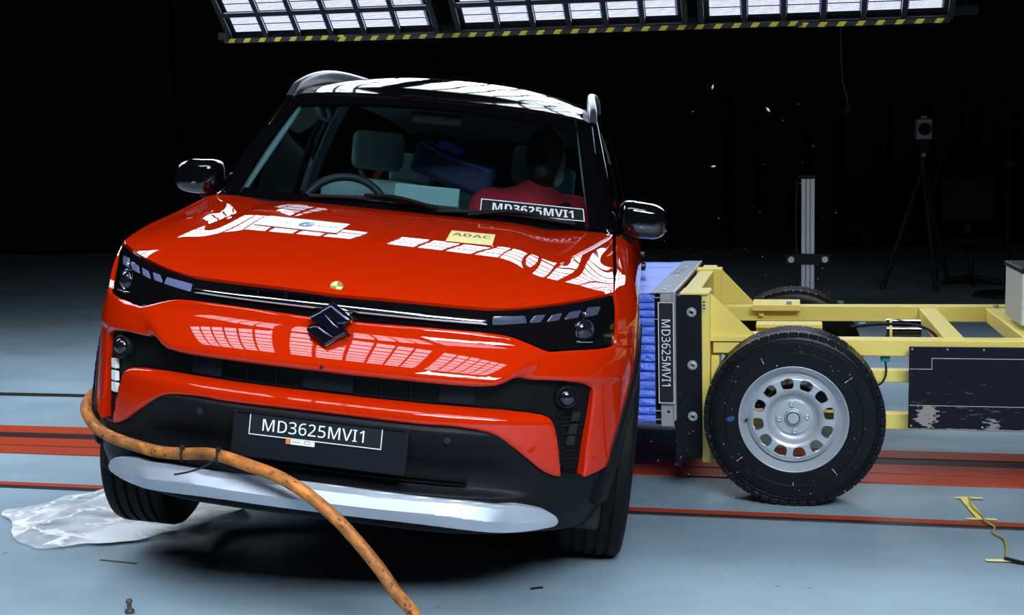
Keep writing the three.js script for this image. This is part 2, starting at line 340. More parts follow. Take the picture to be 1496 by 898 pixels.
// ---------------------------------------------------------------- the car: its own space has x to its left, y up, z forward, nose at z = 0
const car = thing('car', 'orange-red compact SUV with black roof, pushed up on its side by the yellow trolley', 'car', [-1.3455, 0.0981, 1.5224]);
car.rotation.order = 'YXZ'; car.rotation.set(R(-1.4286), R(7.0836), R(-6.8964));
car.updateMatrixWorld(true);
const toWorld = (p) => new THREE.Vector3(...p).applyMatrix4(car.matrixWorld).toArray();
const part = (name, g, m, parent = car, label) => { const o = mesh(name, g, m, parent); if (label) o.userData.label = label; return o; };

const W0 = 0.865, A0 = 0.62, N0 = 2.6, PX = [0], PZ = [0], PS = [0];
for (let i = 1; i <= 1500; i++) {
  const t = Math.PI / 2 * i / 1500, x = W0 * Math.sin(t) ** (2 / N0), z = -A0 * (1 - Math.max(0, Math.cos(t)) ** (2 / N0));
  PS.push(PS[i - 1] + Math.hypot(x - PX[i - 1], z - PZ[i - 1])); PX.push(x); PZ.push(z);
}
const UM = PS[1500];
function plan(u) {
  const a = Math.abs(u); if (a >= UM) return [Math.sign(u) * W0, -A0 - (a - UM)];
  let lo = 0, hi = 1500; while (hi - lo > 1) { const m = (lo + hi) >> 1; if (PS[m] <= a) lo = m; else hi = m; }
  const t = (a - PS[lo]) / (PS[hi] - PS[lo]); return [Math.sign(u) * lerp(PX[lo], PX[hi], t), lerp(PZ[lo], PZ[hi], t)];
}
const wide = curve([0.15, 0.25, 0.45, 0.65, 0.80, 0.98, 1.1], [0.93, 0.95, 0.995, 1.0, 0.993, 0.965, 0.93]);
const zBase = curve([0.15, 0.2, 0.25, 0.3, 0.45, 0.55, 0.62, 0.7, 0.79, 0.85, 0.9, 0.97, 1.05], [-0.10, -0.06, -0.03, -0.02, -0.03, -0.04, -0.06, -0.055, -0.08, -0.10, -0.11, -0.16, -0.25]);
const skin = (prof) => (u, y) => { const [x, z] = plan(u); return [x * wide(y), y, z + prof(y, u)]; };
const fadeSide = (u) => 1 - smooth(0.75, 1.0, Math.abs(u));

const zBand = (y) => -0.084 - 0.16 * (y - 0.77);
const bandTop = curve([0, 0.19, 0.39, 0.456, 0.54, 0.61, 0.70, 0.76, 0.865, 0.97], [0.870, 0.874, 0.8735, 0.874, 0.883, 0.894, 0.908, 0.918, 0.932, 0.945]);
// upper bumper: a nose that bulges out between two slanting creases
const noseSlope = curve([0.60, 0.655, 0.664, 0.672, 0.680, 0.690, 0.70, 0.72, 0.74, 0.765, 0.785, 0.81, 0.9], [-1.2, -1.2, -0.9, -0.35, 0.05, 0.40, 0.58, 0.68, 0.76, 0.83, 0.34, 0.18, 0.15]);
const noseTab = [0]; for (let i = 1; i <= 300; i++) noseTab.push(noseTab[i - 1] - noseSlope(0.6 + (i - 0.5) * 0.001) * 0.001);
const nosePr = (y) => { const t = clamp((y - 0.6) / 0.001, 0, 299.999), i = Math.floor(t); return -0.016 + lerp(noseTab[i], noseTab[i + 1], t - i) - noseTab[80]; };
const flatPr = curve([0.35, 0.6, 0.675, 0.69, 0.72, 0.81, 0.9], [-0.03, -0.055, -0.058, -0.052, -0.056, -0.085, -0.10]);
const upperPr = (y, u) => { const c = clamp(0.52 + (y - 0.685) * 1.2, 0.49, 0.62), b = 1 - smooth(c - 0.035, c + 0.035, Math.abs(u)); return lerp(flatPr(y), nosePr(y), b); };
{
  const half = [[0, 0.805], [0.28, 0.812], [0.435, 0.811], [0.505, 0.806], [0.56, 0.790], [0.61, 0.775], [0.635, 0.769, 0.006], [0.70, 0.775], [0.872, 0.779], [0.90, 0.79], [1.03, 0.77], [1.10, 0.70], [1.035, 0.60], [0.985, 0.50], [0.945, 0.42], [0.93, 0.414], [0.87, 0.405], [0.812, 0.397],
    [0.80, 0.50], [0.803, 0.60], [0.803, 0.663, 0.016], [0.757, 0.678], [0.64, 0.689], [0.60, 0.689], [0.531, 0.692], [0.512, 0.679], [0.48, 0.667], [0.39, 0.662], [0.22, 0.663], [0, 0.661]];
  part('upper_bumper', panel(rounded(mirrored(half), 0.008), skin(upperPr), { res: [0.012, 0.006], depth: 0.05, round: 0.006 }), M.red);
}
{ // black band with the lamps: recessed a little
  const half = [[0, 0.870]]; for (const u of [0.19, 0.39, 0.456, 0.54, 0.61, 0.70, 0.76, 0.872]) half.push([u, bandTop(u) - 0.001]);
  half.push([0.892, 0.875], [0.886, 0.786], [0.70, 0.778], [0.635, 0.773], [0.61, 0.778], [0.56, 0.793], [0.505, 0.809], [0.435, 0.814], [0.28, 0.815], [0, 0.808]);
  const pr = (y) => zBand(y);
  part('grille_band', panel(rounded(mirrored(half), 0.008), skin(pr), { res: [0.015, 0.01], off: (u) => -0.012 + 0.007 * smooth(0.44, 0.5, Math.abs(u)), depth: 0.03 }), M.gloss);
  const barHalf = [[0, 0.8485], [0.30, 0.848], [0.437, 0.846, 0.002], [0.437, 0.832, 0.002], [0.30, 0.831], [0, 0.8295]];
  part('silver_bar', panel(rounded(mirrored(barHalf), 0.002), skin(pr), { res: [0.02, 0.004], off: 0.004, depth: 0.014, round: 0.004 }), M.chrome);
  for (const [a, b, y0, y1] of [[-0.29, -0.24, 0.853, 0.862], [-0.235, -0.155, 0.853, 0.864], [-0.145, -0.075, 0.853, 0.864], [-0.068, -0.02, 0.853, 0.863], [0.02, 0.09, 0.853, 0.862], [0.10, 0.165, 0.853, 0.863], [0.235, 0.28, 0.853, 0.860], [0.12, 0.17, 0.8165, 0.8245], [0.25, 0.29, 0.817, 0.823]])
    part('grille_glint', panel([[a, y0], [b - 0.004, y0], [b, y1], [a + 0.004, y1]], skin(pr), { res: 0.02, off: -0.009, depth: 0.004 }), M.darkChrome);  // dark chrome grille pieces standing in for lamp reflections on the band
}
// headlamps
for (const s of [-1, 1]) {
  const g = new THREE.Group(); g.name = s < 0 ? 'headlamp' : 'headlamp_001'; car.add(g);
  const pr = skin((y) => zBand(y));
  const seg = [[[0.452, 0.833], [0.452, 0.857], [0.548, 0.865], [0.555, 0.845, 0.004]], [[0.562, 0.846], [0.580, 0.868], [0.612, 0.872], [0.597, 0.850]], [[0.617, 0.851], [0.636, 0.873], [0.667, 0.879], [0.655, 0.858]], [[0.675, 0.860], [0.692, 0.882], [0.735, 0.889], [0.722, 0.867]], [[0.745, 0.868], [0.762, 0.897], [0.815, 0.9], [0.800, 0.876]]];
  for (const q of seg) {
    const P = rounded(q.map(([u, y]) => [u * s, y]), 0.004);
    part('light_segment', panel(P, pr, { res: 0.012, off: -0.002, depth: 0.003, round: 0.001 }), s < 0 ? M.smokedLens : M.smokedShaded, g, s < 0 ? 'pale bluish light segment' : 'light segment coloured dark for shade');  // one lamp coloured paler, the other darker, in place of light and shade
  }
  const [lx, , lz] = pr(0.75 * s, 0.83), n = new THREE.Vector3(Math.sin(s * 0.75), 0, Math.cos(0.75)).normalize();
  const c = new THREE.Vector3(lx, 0.829, lz).addScaledVector(n, -0.014), q = new THREE.Quaternion().setFromUnitVectors(new THREE.Vector3(0, 0, 1), n);
  const at = (geo, d) => geo.applyQuaternion(q).translate(c.x + n.x * d, c.y + n.y * d, c.z + n.z * d);
  part('projector_ring', at(new THREE.TorusGeometry(0.032, 0.004, 10, 40), 0.008), M.darkChrome, g);
  part('projector_lens', at(new THREE.SphereGeometry(0.029, 32, 16, 0, Math.PI * 2, 0, Math.PI / 2).rotateX(Math.PI / 2).scale(1, 1, 0.6), 0.006), phy(L(0.03, 0.032, 0.045), 0.03, { clearcoat: 1, metalness: 0.7 }), g);
  part('lamp_strip', at(box(-0.027, 0.027, -0.034, -0.029, 0, 0.012, 0.002), 0.01), M.chrome, g);
  for (const [dx, dy] of [[0.0, 0.05], [0.0, -0.04]]) part('lamp_stud', at(new THREE.SphereGeometry(0.006, 12, 8).translate(dx, dy, 0), 0.004), M.chrome, g);
}
{ // black vent recess between the two red bands, with the slots down its ends
  const half = [[0, 0.668], [0.22, 0.669], [0.40, 0.668], [0.48, 0.672], [0.51, 0.684], [0.531, 0.698], [0.64, 0.695], [0.757, 0.684], [0.806, 0.668], [0.806, 0.60], [0.804, 0.50], [0.816, 0.395], [0.71, 0.40], [0.70, 0.43], [0.68, 0.51], [0.655, 0.575], [0.62, 0.588], [0.54, 0.596], [0.40, 0.598], [0, 0.598]];
  part('vent_recess', panel(rounded(mirrored(half), 0.008), skin((y) => -0.085 + 0.1 * (0.62 - y) * 0), { res: [0.016, 0.012], depth: 0.01 }), M.satin);
  const pr = skin(() => -0.07);
  for (const [a, b] of [[-0.41, -0.315], [-0.07, 0.075], [0.32, 0.42]]) part('vent_panel', panel(rounded([[a, 0.605], [b, 0.605], [b, 0.66], [a, 0.66]], 0.003), pr, { res: 0.02, depth: 0.012, round: 0.002 }), M.blackSteel);
  for (const u of [-0.235, -0.15, 0.155, 0.24]) part('vent_divider', panel([[u - 0.0025, 0.606], [u + 0.0025, 0.606], [u + 0.0025, 0.658], [u - 0.0025, 0.658]], pr, { res: 0.02, off: -0.004, depth: 0.01 }), M.plastic);
  for (const [a, b] of [[-0.305, -0.08], [0.085, 0.31]]) part('vent_lip', panel([[a, 0.6035], [b, 0.6035], [b, 0.607], [a, 0.607]], pr, { res: 0.02, off: 0.004, depth: 0.01 }), M.plastic);
  for (const s of [-1, 1]) {
    for (let k = 0; k < 7; k++) { const y = 0.575 - k * 0.025, u0 = 0.675 + k * 0.006; if (s < 0 && y > 0.49) continue; part('slot_rib', panel([[s * (u0 + 0.01), y], [s * 0.772, y], [s * 0.772, y + 0.005], [s * (u0 + 0.01), y + 0.005]], pr, { res: 0.03, off: -0.004, depth: 0.006, flip: s < 0 ? false : false }), M.plastic); }
    const [x, , z] = skin(() => -0.075)(s * 0.695, 0.638), n = new THREE.Vector3(s * 0.35, 0.08, 1).normalize(), q = new THREE.Quaternion().setFromUnitVectors(new THREE.Vector3(0, 0, 1), n);
    const g = new THREE.Group(); g.name = s < 0 ? 'fog_lamp' : 'fog_lamp_001'; g.position.set(x, 0.638, z); g.quaternion.copy(q); car.add(g);
    part('lamp_bezel', new THREE.LatheGeometry([[0.040, -0.004], [0.037, 0.004], [0.034, 0.010], [0.030, 0.016], [0.026, 0.016], [0.024, 0.006]].map((p) => new THREE.Vector2(...p)), 40).rotateX(Math.PI / 2), M.plastic, g);
    part('lamp_lens', new THREE.SphereGeometry(0.0255, 32, 16, 0, Math.PI * 2, 0, Math.PI / 2).rotateX(Math.PI / 2).scale(1, 1, 0.75).translate(0, 0, 0.008), phy(L(0.02, 0.022, 0.03), 0.04, { clearcoat: 1, metalness: 0.6 }), g);
  }
  for (const [y0, y1] of [[0.565, 0.592], [0.528, 0.556], [0.494, 0.521]]) {
    part('daytime_light', panel(rounded([[-0.757 + (0.58 - y0) * 0.1, y0], [-0.729 + (0.58 - y0) * 0.12, y0], [-0.729 + (0.58 - y1) * 0.12, y1], [-0.757 + (0.58 - y1) * 0.1, y1]], 0.002), pr, { res: 0.01, off: 0.004, depth: 0.012 }), M.whiteLens, car, 'white block of the daytime light');
    part('daytime_light', panel(rounded([[0.729 - (0.58 - y0) * 0.12, y0], [0.757 - (0.58 - y0) * 0.1, y0], [0.757 - (0.58 - y1) * 0.1, y1], [0.729 - (0.58 - y1) * 0.12, y1]], 0.002), pr, { res: 0.01, off: -0.004, depth: 0.006 }), M.dark, car, 'unlit dark block of the daytime light');
  }
  for (const [u, y] of [[-0.07 + 0.085 - 0.02, 0.6675]]) { const [x, yy, z] = skin(upperPr)(u, y + 0.012); part('tow_cap', new THREE.CylinderGeometry(0.005, 0.005, 0.006, 16).rotateX(Math.PI / 2).translate(x, yy, z + 0.001), M.dark); }
}
{ // lower red bar
  const half = [[0, 0.602], [0.194, 0.603], [0.40, 0.602], [0.54, 0.600], [0.63, 0.592], [0.657, 0.582, 0.02], [0.672, 0.56], [0.692, 0.51], [0.712, 0.43], [0.722, 0.407, 0.008], [0.69, 0.411], [0.65, 0.428], [0.60, 0.463], [0.55, 0.497], [0.50, 0.527], [0.46, 0.5385], [0.38, 0.546], [0.26, 0.5435], [0, 0.547]];
  const pr = curve([0.39, 0.5, 0.54, 0.560, 0.572, 0.580, 0.590, 0.605], [-0.036, -0.035, -0.036, -0.037, -0.0395, -0.046, -0.058, -0.078]);
  part('lower_bumper_bar', panel(rounded(mirrored(half), 0.010), skin((y) => pr(y)), { res: [0.012, 0.005], depth: 0.04, round: 0.006 }), M.red);
}
{ // black lower cladding
  const half = [[0, 0.552], [0.26, 0.549], [0.38, 0.551], [0.46, 0.544], [0.50, 0.533], [0.55, 0.503], [0.60, 0.469], [0.65, 0.433], [0.69, 0.415], [0.735, 0.408], [0.812, 0.402], [0.93, 0.418], [0.965, 0.42], [0.99, 0.33], [0.985, 0.27], [0.94, 0.235], [0.84, 0.225], [0.55, 0.23], [0, 0.24]];
  const pr = curve([0.2, 0.30, 0.345, 0.36, 0.40, 0.46, 0.50, 0.525, 0.545, 0.56], [-0.05, -0.045, -0.05, -0.075, -0.085, -0.055, -0.036, -0.030, -0.040, -0.06]);
  part('lower_cladding', panel(rounded(mirrored(half), 0.012), skin((y, u) => { const f = fadeSide(Math.abs(u) + 0.3); return lerp(-0.045 - 0.03 * smooth(0.3, 0.22, y), pr(y), f); }), { res: [0.014, 0.006], off: -0.003, depth: 0.05, round: 0.008 }), M.plastic);
  for (const y of [0.375, 0.388]) part('grille_slat', panel(mirrored([[0, y], [0.42, y - 0.004], [0.43, y - 0.001], [0, y + 0.003]]), skin(() => -0.068), { res: 0.02, depth: 0.01 }), M.satin);
  for (const s of [-1, 1]) for (const u of [0.36]) { const [x, y, z] = skin((v) => pr(v))(s * u, 0.507); part('sensor', new THREE.CylinderGeometry(0.010, 0.010, 0.006, 24).rotateX(Math.PI / 2).rotateY(s * 0.2).translate(x, y, z + 0.001), M.dark); }
}
{ // silver skid plate: three long facets
  const half = [[0, 0.353], [0.24, 0.348], [0.41, 0.343], [0.464, 0.341], [0.543, 0.333], [0.60, 0.331], [0.65, 0.323], [0.70, 0.312], [0.745, 0.291], [0.762, 0.275], [0.755, 0.261], [0.66, 0.252], [0.575, 0.250], [0.545, 0.253], [0.334, 0.268], [0.24, 0.271], [0, 0.272]];
  const top = curve([0, 0.32, 0.38, 0.54, 0.62, 0.77], [0.333, 0.331, 0.333, 0.321, 0.310, 0.285]), bot = curve([0, 0.347, 0.54, 0.62, 0.77], [0.3065, 0.305, 0.290, 0.284, 0.272]);
  const pr = (y, u) => {
    const a = Math.abs(u), t = top(a), b = bot(a), k = 1 - 0.75 * smooth(0.53, 0.60, a);
    if (y > t) return lerp(-0.012, -0.017, (y - t) / 0.02) * k - 0.016 * (1 - k);
    if (y > b) return lerp(0.012, -0.012, (y - b) / (t - b)) * k - 0.016 * (1 - k);
    return lerp(0.012, -0.002, (b - y) / 0.035) * k - 0.016 * (1 - k);
  };
  part('skid_plate', toCreasedNormals(panel(rounded(mirrored(half), 0.012), skin(pr), { res: [0.02, 0.003], depth: 0.05, round: 0.003 }), 0.33), M.silver);
}
// plates and stickers
const plateFont = 'bold 100px sans-serif';
function plateTex(w, h, box4, size, text, weight = '') {
  return canvasTex(w, h, (c) => {
    c.fillStyle = '#0d0d12'; c.fillRect(0, 0, w, h); c.strokeStyle = '#e8ecf2'; c.lineWidth = box4[4]; 
    const [x0, y0, x1, y1] = box4; c.beginPath(); c.moveTo(x0, y0); c.lineTo(x0, y1); c.lineTo(x1, y1); c.lineTo(x1, y0); if (box4[5]) c.closePath(); c.stroke();
    c.fillStyle = '#e8ecf2'; c.textAlign = 'center'; c.textBaseline = 'middle'; c.font = weight + size + 'px Arial';
    const m = c.measureText(text).width, want = (x1 - x0) * (box4[6] ?? 0.82);
    c.save(); c.translate((x0 + x1) / 2 + (box4[7] ?? 0), (y0 + y1) / 2 + 3); c.scale(want / m, 1); c.fillText(text, 0, 0); c.restore();
  });
}
{
  const g = new THREE.Group(); g.name = 'number_plate'; g.position.set(0.002, 0.4, -0.020); g.rotation.x = -0.06; car.add(g);
  mesh('plate_holder', box(-0.252, 0.252, 0, 0.128, -0.02, 0, 0.004), M.blackSteel, g);
  mesh('top_edge', box(-0.24, 0.245, 0.126, 0.1295, -0.02, 0.006, 0.001), M.plastic, g);
  const tex = plateTex(1024, 160, [8, -10, 1016, 150, 7, false, 0.81, -10], 124, 'MD3625MVI1');
  const pg = new THREE.BoxGeometry(0.384, 0.060, 0.0015); 
  const p = mesh('plate_face', pg, std(0xffffff, 0.5, { map: tex }), g); p.position.set(-0.012, 0.0935, 0.0012); p.userData.label = 'white MD3625MVI1 lettering on black';
  const st = canvasTex(256, 48, (c, w, h) => { c.fillStyle = '#e9ecf0'; c.fillRect(0, 0, w, h); c.fillStyle = '#e07a2a'; c.fillRect(0, 0, 44, h); c.fillStyle = '#22304a'; c.font = 'bold 24px Arial'; c.fillText('4 4 4 4', 56, 32); c.strokeStyle = '#a02030'; c.lineWidth = 5; c.beginPath(); c.ellipse(190, 18, 26, 15, 0, 0, 7); c.stroke(); });
  const s = mesh('approval_sticker', new THREE.BoxGeometry(0.083, 0.014, 0.001), std(0xffffff, 0.5, { map: st }), g); s.position.set(-0.052, 0.0585, 0.0022);
}
{ // emblem: a dark chrome S
  const A = [[115, 455], [228, 398], [345, 322], [455, 410], [570, 505], [540, 545], [480, 562], [420, 550], [345, 492], [270, 432], [400, 548], [540, 680]];
  const P = A.concat(A.map(([x, y]) => [640 - x, 1124 - y])), a = R(7), pts = P.map(([x, y]) => { const dx = (x - 320) * 2.45e-4, dy = -(y - 562) * 2.45e-4; return [dx * Math.cos(a) - dy * Math.sin(a), dx * Math.sin(a) + dy * Math.cos(a)]; });
  const g = extrude(pts, 0.020, 0.006); 
  const e = part('emblem', g, M.darkChrome, car, 'dark chrome S-shaped emblem'); e.position.set(-0.004, 0.789, -0.062); e.rotation.x = -0.32;
  const pad = part('emblem_base', extrude(pts.map(([x, y]) => [x * 1.07, y * 1.07]), 0.03, 0.004), M.gloss, car); pad.position.set(-0.004, 0.789, -0.087); pad.rotation.x = -0.32;
}
// bonnet
const rearEdge = (s) => [0.735 * s, 1.09 - 0.005 * s * s, -0.98 - 0.12 * s * s];
const frontSkin = skin((y) => zBase(y));
function hood(s, v) {
  const u = 0.875 * s, F = frontSkin(u, bandTop(Math.abs(u)) + 0.006), Q = rearEdge(s), g = 0.61 * (1 - (1 - v) ** 2) + 0.29 * v + 0.10 * (1 - (1 - v) ** 14), a = Math.abs(s);
  const env = smooth(0.08, 0.45, v) * (1 - 0.35 * smooth(0.85, 1, v));
  const groove = -0.008 * Math.exp(-(((a - 0.70 - 0.05 * (1 - v)) / 0.09) ** 2)), ridge = 0.003 * Math.exp(-(((a - 0.88) / 0.10) ** 2)), crown = 0.009 * (1 - smooth(0.5, 0.68, a)), fall = -0.030 * smooth(0.70, 1, a) * Math.max(0, Math.sin(Math.PI * v)) ** 0.8;
  return [lerp(F[0], Q[0], v), lerp(F[1], Q[1], g) + env * (groove + ridge + crown) + fall, lerp(F[2], Q[2], v)];
}
part('bonnet', slab((a, b) => hood(2 * a - 1, b), 150, 90, 0.012), M.red);
{ // stickers on the bonnet, following it
  const patch = (s0, s1, v0, v1, skew, dy = 0) => sheet((a, b) => { const s = lerp(s0, s1, a) + skew * (b - 0.5), v = lerp(v0, v1, b), p = hood(s, v); return [p[0], p[1] + 0.0022, p[2]]; }, 40, 12);
  const t1 = canvasTex(1024, 360, (c, w, h) => {
    c.fillStyle = '#f4f5f7'; c.fillRect(0, 0, w, h); c.fillStyle = '#55585f'; c.font = '92px Arial'; c.textBaseline = 'middle';
    const wr = (s, x, sp) => { for (const ch of s) { c.fillText(ch, x, h * 0.52); x += c.measureText(ch).width + sp; } };
    wr('GLOBAL', 34, 6); wr('NCAP', 700, 8);
    c.fillStyle = '#27408f'; c.beginPath(); c.ellipse(575, h * 0.5, 92, 92, 0, 0, 7); c.fill(); c.fillStyle = '#8fa6d8'; c.beginPath(); c.moveTo(575, h * 0.5); c.arc(575, h * 0.5, 92, -1.57, 0); c.fill(); c.fillStyle = '#dfe4ef'; c.beginPath(); c.moveTo(575, h * 0.5); c.arc(575, h * 0.5, 40, 1.57, 3.14); c.fill();
  });
  part('sticker', patch(-0.487, -0.135, 0.435, 0.575, 0.012), std(0xffffff, 0.35, { map: t1 }), car, 'white sticker reading GLOBAL NCAP');
  const t2 = canvasTex(512, 440, (c, w, h) => { c.fillStyle = '#f2df7a'; c.fillRect(0, 0, w, h); c.fillStyle = '#1d2a12'; c.font = 'bold 168px Arial'; c.textAlign = 'center'; c.textBaseline = 'middle'; c.fillText('ADAC', w / 2, h * 0.34); });
  part('sticker', patch(0.283, 0.466, 0.475, 0.64, 0.0), std(0xffffff, 0.4, { map: t2 }), car, 'yellow sticker reading ADAC');
  const p = hood(-0.012, 0.032), d = canvasTex(128, 128, (c, w, h) => { c.fillStyle = '#e8d98a'; c.fillRect(0, 0, w, h); c.fillStyle = '#8a7a36'; c.fillRect(0, 0, 64, 64); c.fillRect(64, 64, 64, 64); });
  const g = new THREE.CylinderGeometry(0.0185, 0.0185, 0.003, 40); const m = part('target_marker', g, std(0xffffff, 0.5, { map: d }), car, 'round pale yellow marker in four quarters');
  m.position.set(p[0], p[1] + 0.001, p[2] + 0.001); m.rotation.x = R(47);
}
// wings and flanks. h <= 0.8 is height; 0.8..1.2 rounds over the shoulder to the edge E
function edgeE(u) {
  const a = Math.abs(u), s = Math.sign(u);
  if (a < 1.80) { const v = clamp((a - 0.875) / 0.88, 0, 1), p = hood(s * 1.0, v); return [p[0] + s * 0.004, p[1] - 0.004, p[2] - Math.max(0, (a - 1.755)) ]; }
  const t = (a - 1.80); return [s * lerp(0.739, 0.80, smooth(0, 0.35, t)), lerp(1.081, 1.075, smooth(0, 0.5, t)), -1.145 - t];
}
function flank(u, h) {
  const hh = Math.min(h, 0.8), [x, z] = plan(u), B = [x * wide(hh), hh, z + lerp(flatPr(hh), -0.075, smooth(0.9, 1.3, Math.abs(u)))];
  if (h <= 0.8) return B;
  const E = edgeE(u), q = (h - 0.8) / 0.4 * 0.97 * Math.PI / 2, k = lerp(1.65, 2.3, smooth(0.9, 1.25, Math.abs(u))), c = Math.max(1e-9, Math.cos(q)) ** (2 / k), s = Math.max(0, Math.sin(q)) ** (2 / k);
  return [E[0] + (B[0] - E[0]) * c, 0.8 + (E[1] - 0.8) * s, lerp(B[2], E[2], smooth(0.8, 1.2, h))];
}
const wheelY = 0.345, WC = UM + 0.145, RC = WC + 2.70;      // where the wheels stand along the flank
const arc = (c, r, a0, a1, n, sy = 1) => Array.from({ length: n + 1 }, (_, k) => { const a = lerp(a0, a1, k / n); return [c + r * Math.cos(a), wheelY + r * sy * Math.sin(a)]; });
for (const s of [-1, 1]) {
  const F = (P) => P.map(([u, y, r]) => [s * u, y, r]), fl = false;
  const wing = [[0.892, 0.785], [0.900, 0.86], [0.900, 1.199], [1.30, 1.199], [1.792, 1.199], [1.83, 0.95], [1.86, 0.45], ...arc(WC, 0.455, 0.24, Math.PI - 0.62, 22), [1.03, 0.772]];
  part('front_wing', panel(rounded(F(wing), 0.006), flank, { res: 0.014, depth: 0.012, off: 0.0 }), M.red);
  const clad = [...arc(WC, 0.46, -0.12, Math.PI + 0.1, 26), ...arc(WC, 0.385, Math.PI + 0.12, -0.14, 26)];
  part('arch_trim', panel(F(clad), flank, { res: 0.014, off: 0.012, depth: 0.05, round: 0.006 }), M.plastic);
  part('arch_trim', panel(F([...arc(RC, 0.46, -0.12, Math.PI + 0.12, 26), ...arc(RC, 0.385, Math.PI + 0.14, -0.14, 26)]), flank, { res: 0.016, off: 0.012, depth: 0.05, round: 0.006 }), M.plastic);
  part('sill', panel(F([[WC + 0.40, 0.22], [RC - 0.40, 0.22], [RC - 0.43, 0.36], [WC + 0.43, 0.36]]), flank, { res: 0.03, off: 0.012, depth: 0.05, round: 0.006 }), M.plastic);
  for (const [a, b, cut] of [[1.80, 2.92, 0], [2.925, 4.05, 1]]) {
    const d = new THREE.Group(); d.name = 'door'; car.add(d);
    const P = cut ? [[a, 0.365], [a, 1.2], [b, 1.2], [b + 0.02, 0.86], ...arc(RC, 0.455, 1.75, Math.PI - 0.1, 12).map((p) => [Math.min(p[0], b), p[1]])] : [[1.868, 0.365], [1.862, 0.45], [1.834, 0.95], [1.797, 1.2], [b, 1.2], [b, 0.365]];
    part('door_skin', panel(F(P), flank, { res: 0.02, depth: 0.015 }), M.red, d);
    const hp = flank(s * (b - 0.16), 0.90); part('door_handle', box(hp[0] - 0.014, hp[0] + 0.022, hp[1] - 0.014, hp[1] + 0.014, hp[2] - 0.09, hp[2] + 0.09, 0.01), M.gloss, d);
  }
  part('rear_wing', panel(F([[4.055, 1.2], [4.055, 0.86], ...arc(RC, 0.455, 1.73, 0.05, 16), [4.70, 0.4], [4.78, 0.8], [4.72, 1.2]]), flank, { res: 0.02, depth: 0.015 }), M.red);
}
// glasshouse: the side leans in from the belt to the roof edge
const beltX = 0.775, roofEdge = curve([-3.8, -3.3, -2.6, -1.9, -1.5, -1.3], [0.54, 0.57, 0.60, 0.615, 0.612, 0.60]);
const roofSideY = curve([-3.8, -3.3, -2.6, -2.1, -1.75, -1.5, -1.3], [1.46, 1.53, 1.565, 1.562, 1.54, 1.505, 1.46]);
const side = (s) => (z, t) => { const lean = lerp(beltX, roofEdge(z), t), bow = 0.02 * Math.sin(Math.PI * t); return [s * (lean + bow), lerp(1.075, roofSideY(z), t), z]; };
const roofF = (a, b) => {                                  // a across, b from the screen to the tail
  const s = 2 * a - 1, z0 = -1.515 + 0.075 * (1 - s * s), z = lerp(z0, -3.85, b), e = roofEdge(z) - 0.002;
  const rise = curve([-3.85, -3.2, -2.5, -2.0, -1.7, -1.43], [0.04, 0.08, 0.095, 0.09, 0.074, 0.045])(z);
  return [s * e, roofSideY(z) + rise * (1 - Math.abs(s) ** 2.6) - 0.012 * smooth(0.05, 0, b) - 0.012 * smooth(0.93, 1, Math.abs(s)), z];
};
part('roof', slab(roofF, 60, 80, 0.02), M.roofBlack);
const screen = (a, b) => {                                 // windscreen, a across, b up
  const s = 2 * a - 1, lo = [0.70 * s, 1.093 + 0.004 * s * s, -0.985 - 0.11 * s * s], hi = [0.588 * s, 1.530 - 0.045 * s * s, -1.455 - 0.035 * s * s];
  const bow = 0.018 * Math.sin(Math.PI * b); return [lerp(lo[0], hi[0], b), lerp(lo[1], hi[1], b) + bow * 0.6, lerp(lo[2], hi[2], b) + bow];
};
part('windscreen', sheet((a, b) => screen(lerp(0.032, 0.968, a), lerp(0.06, 0.90, b)), 48, 32), M.glass);
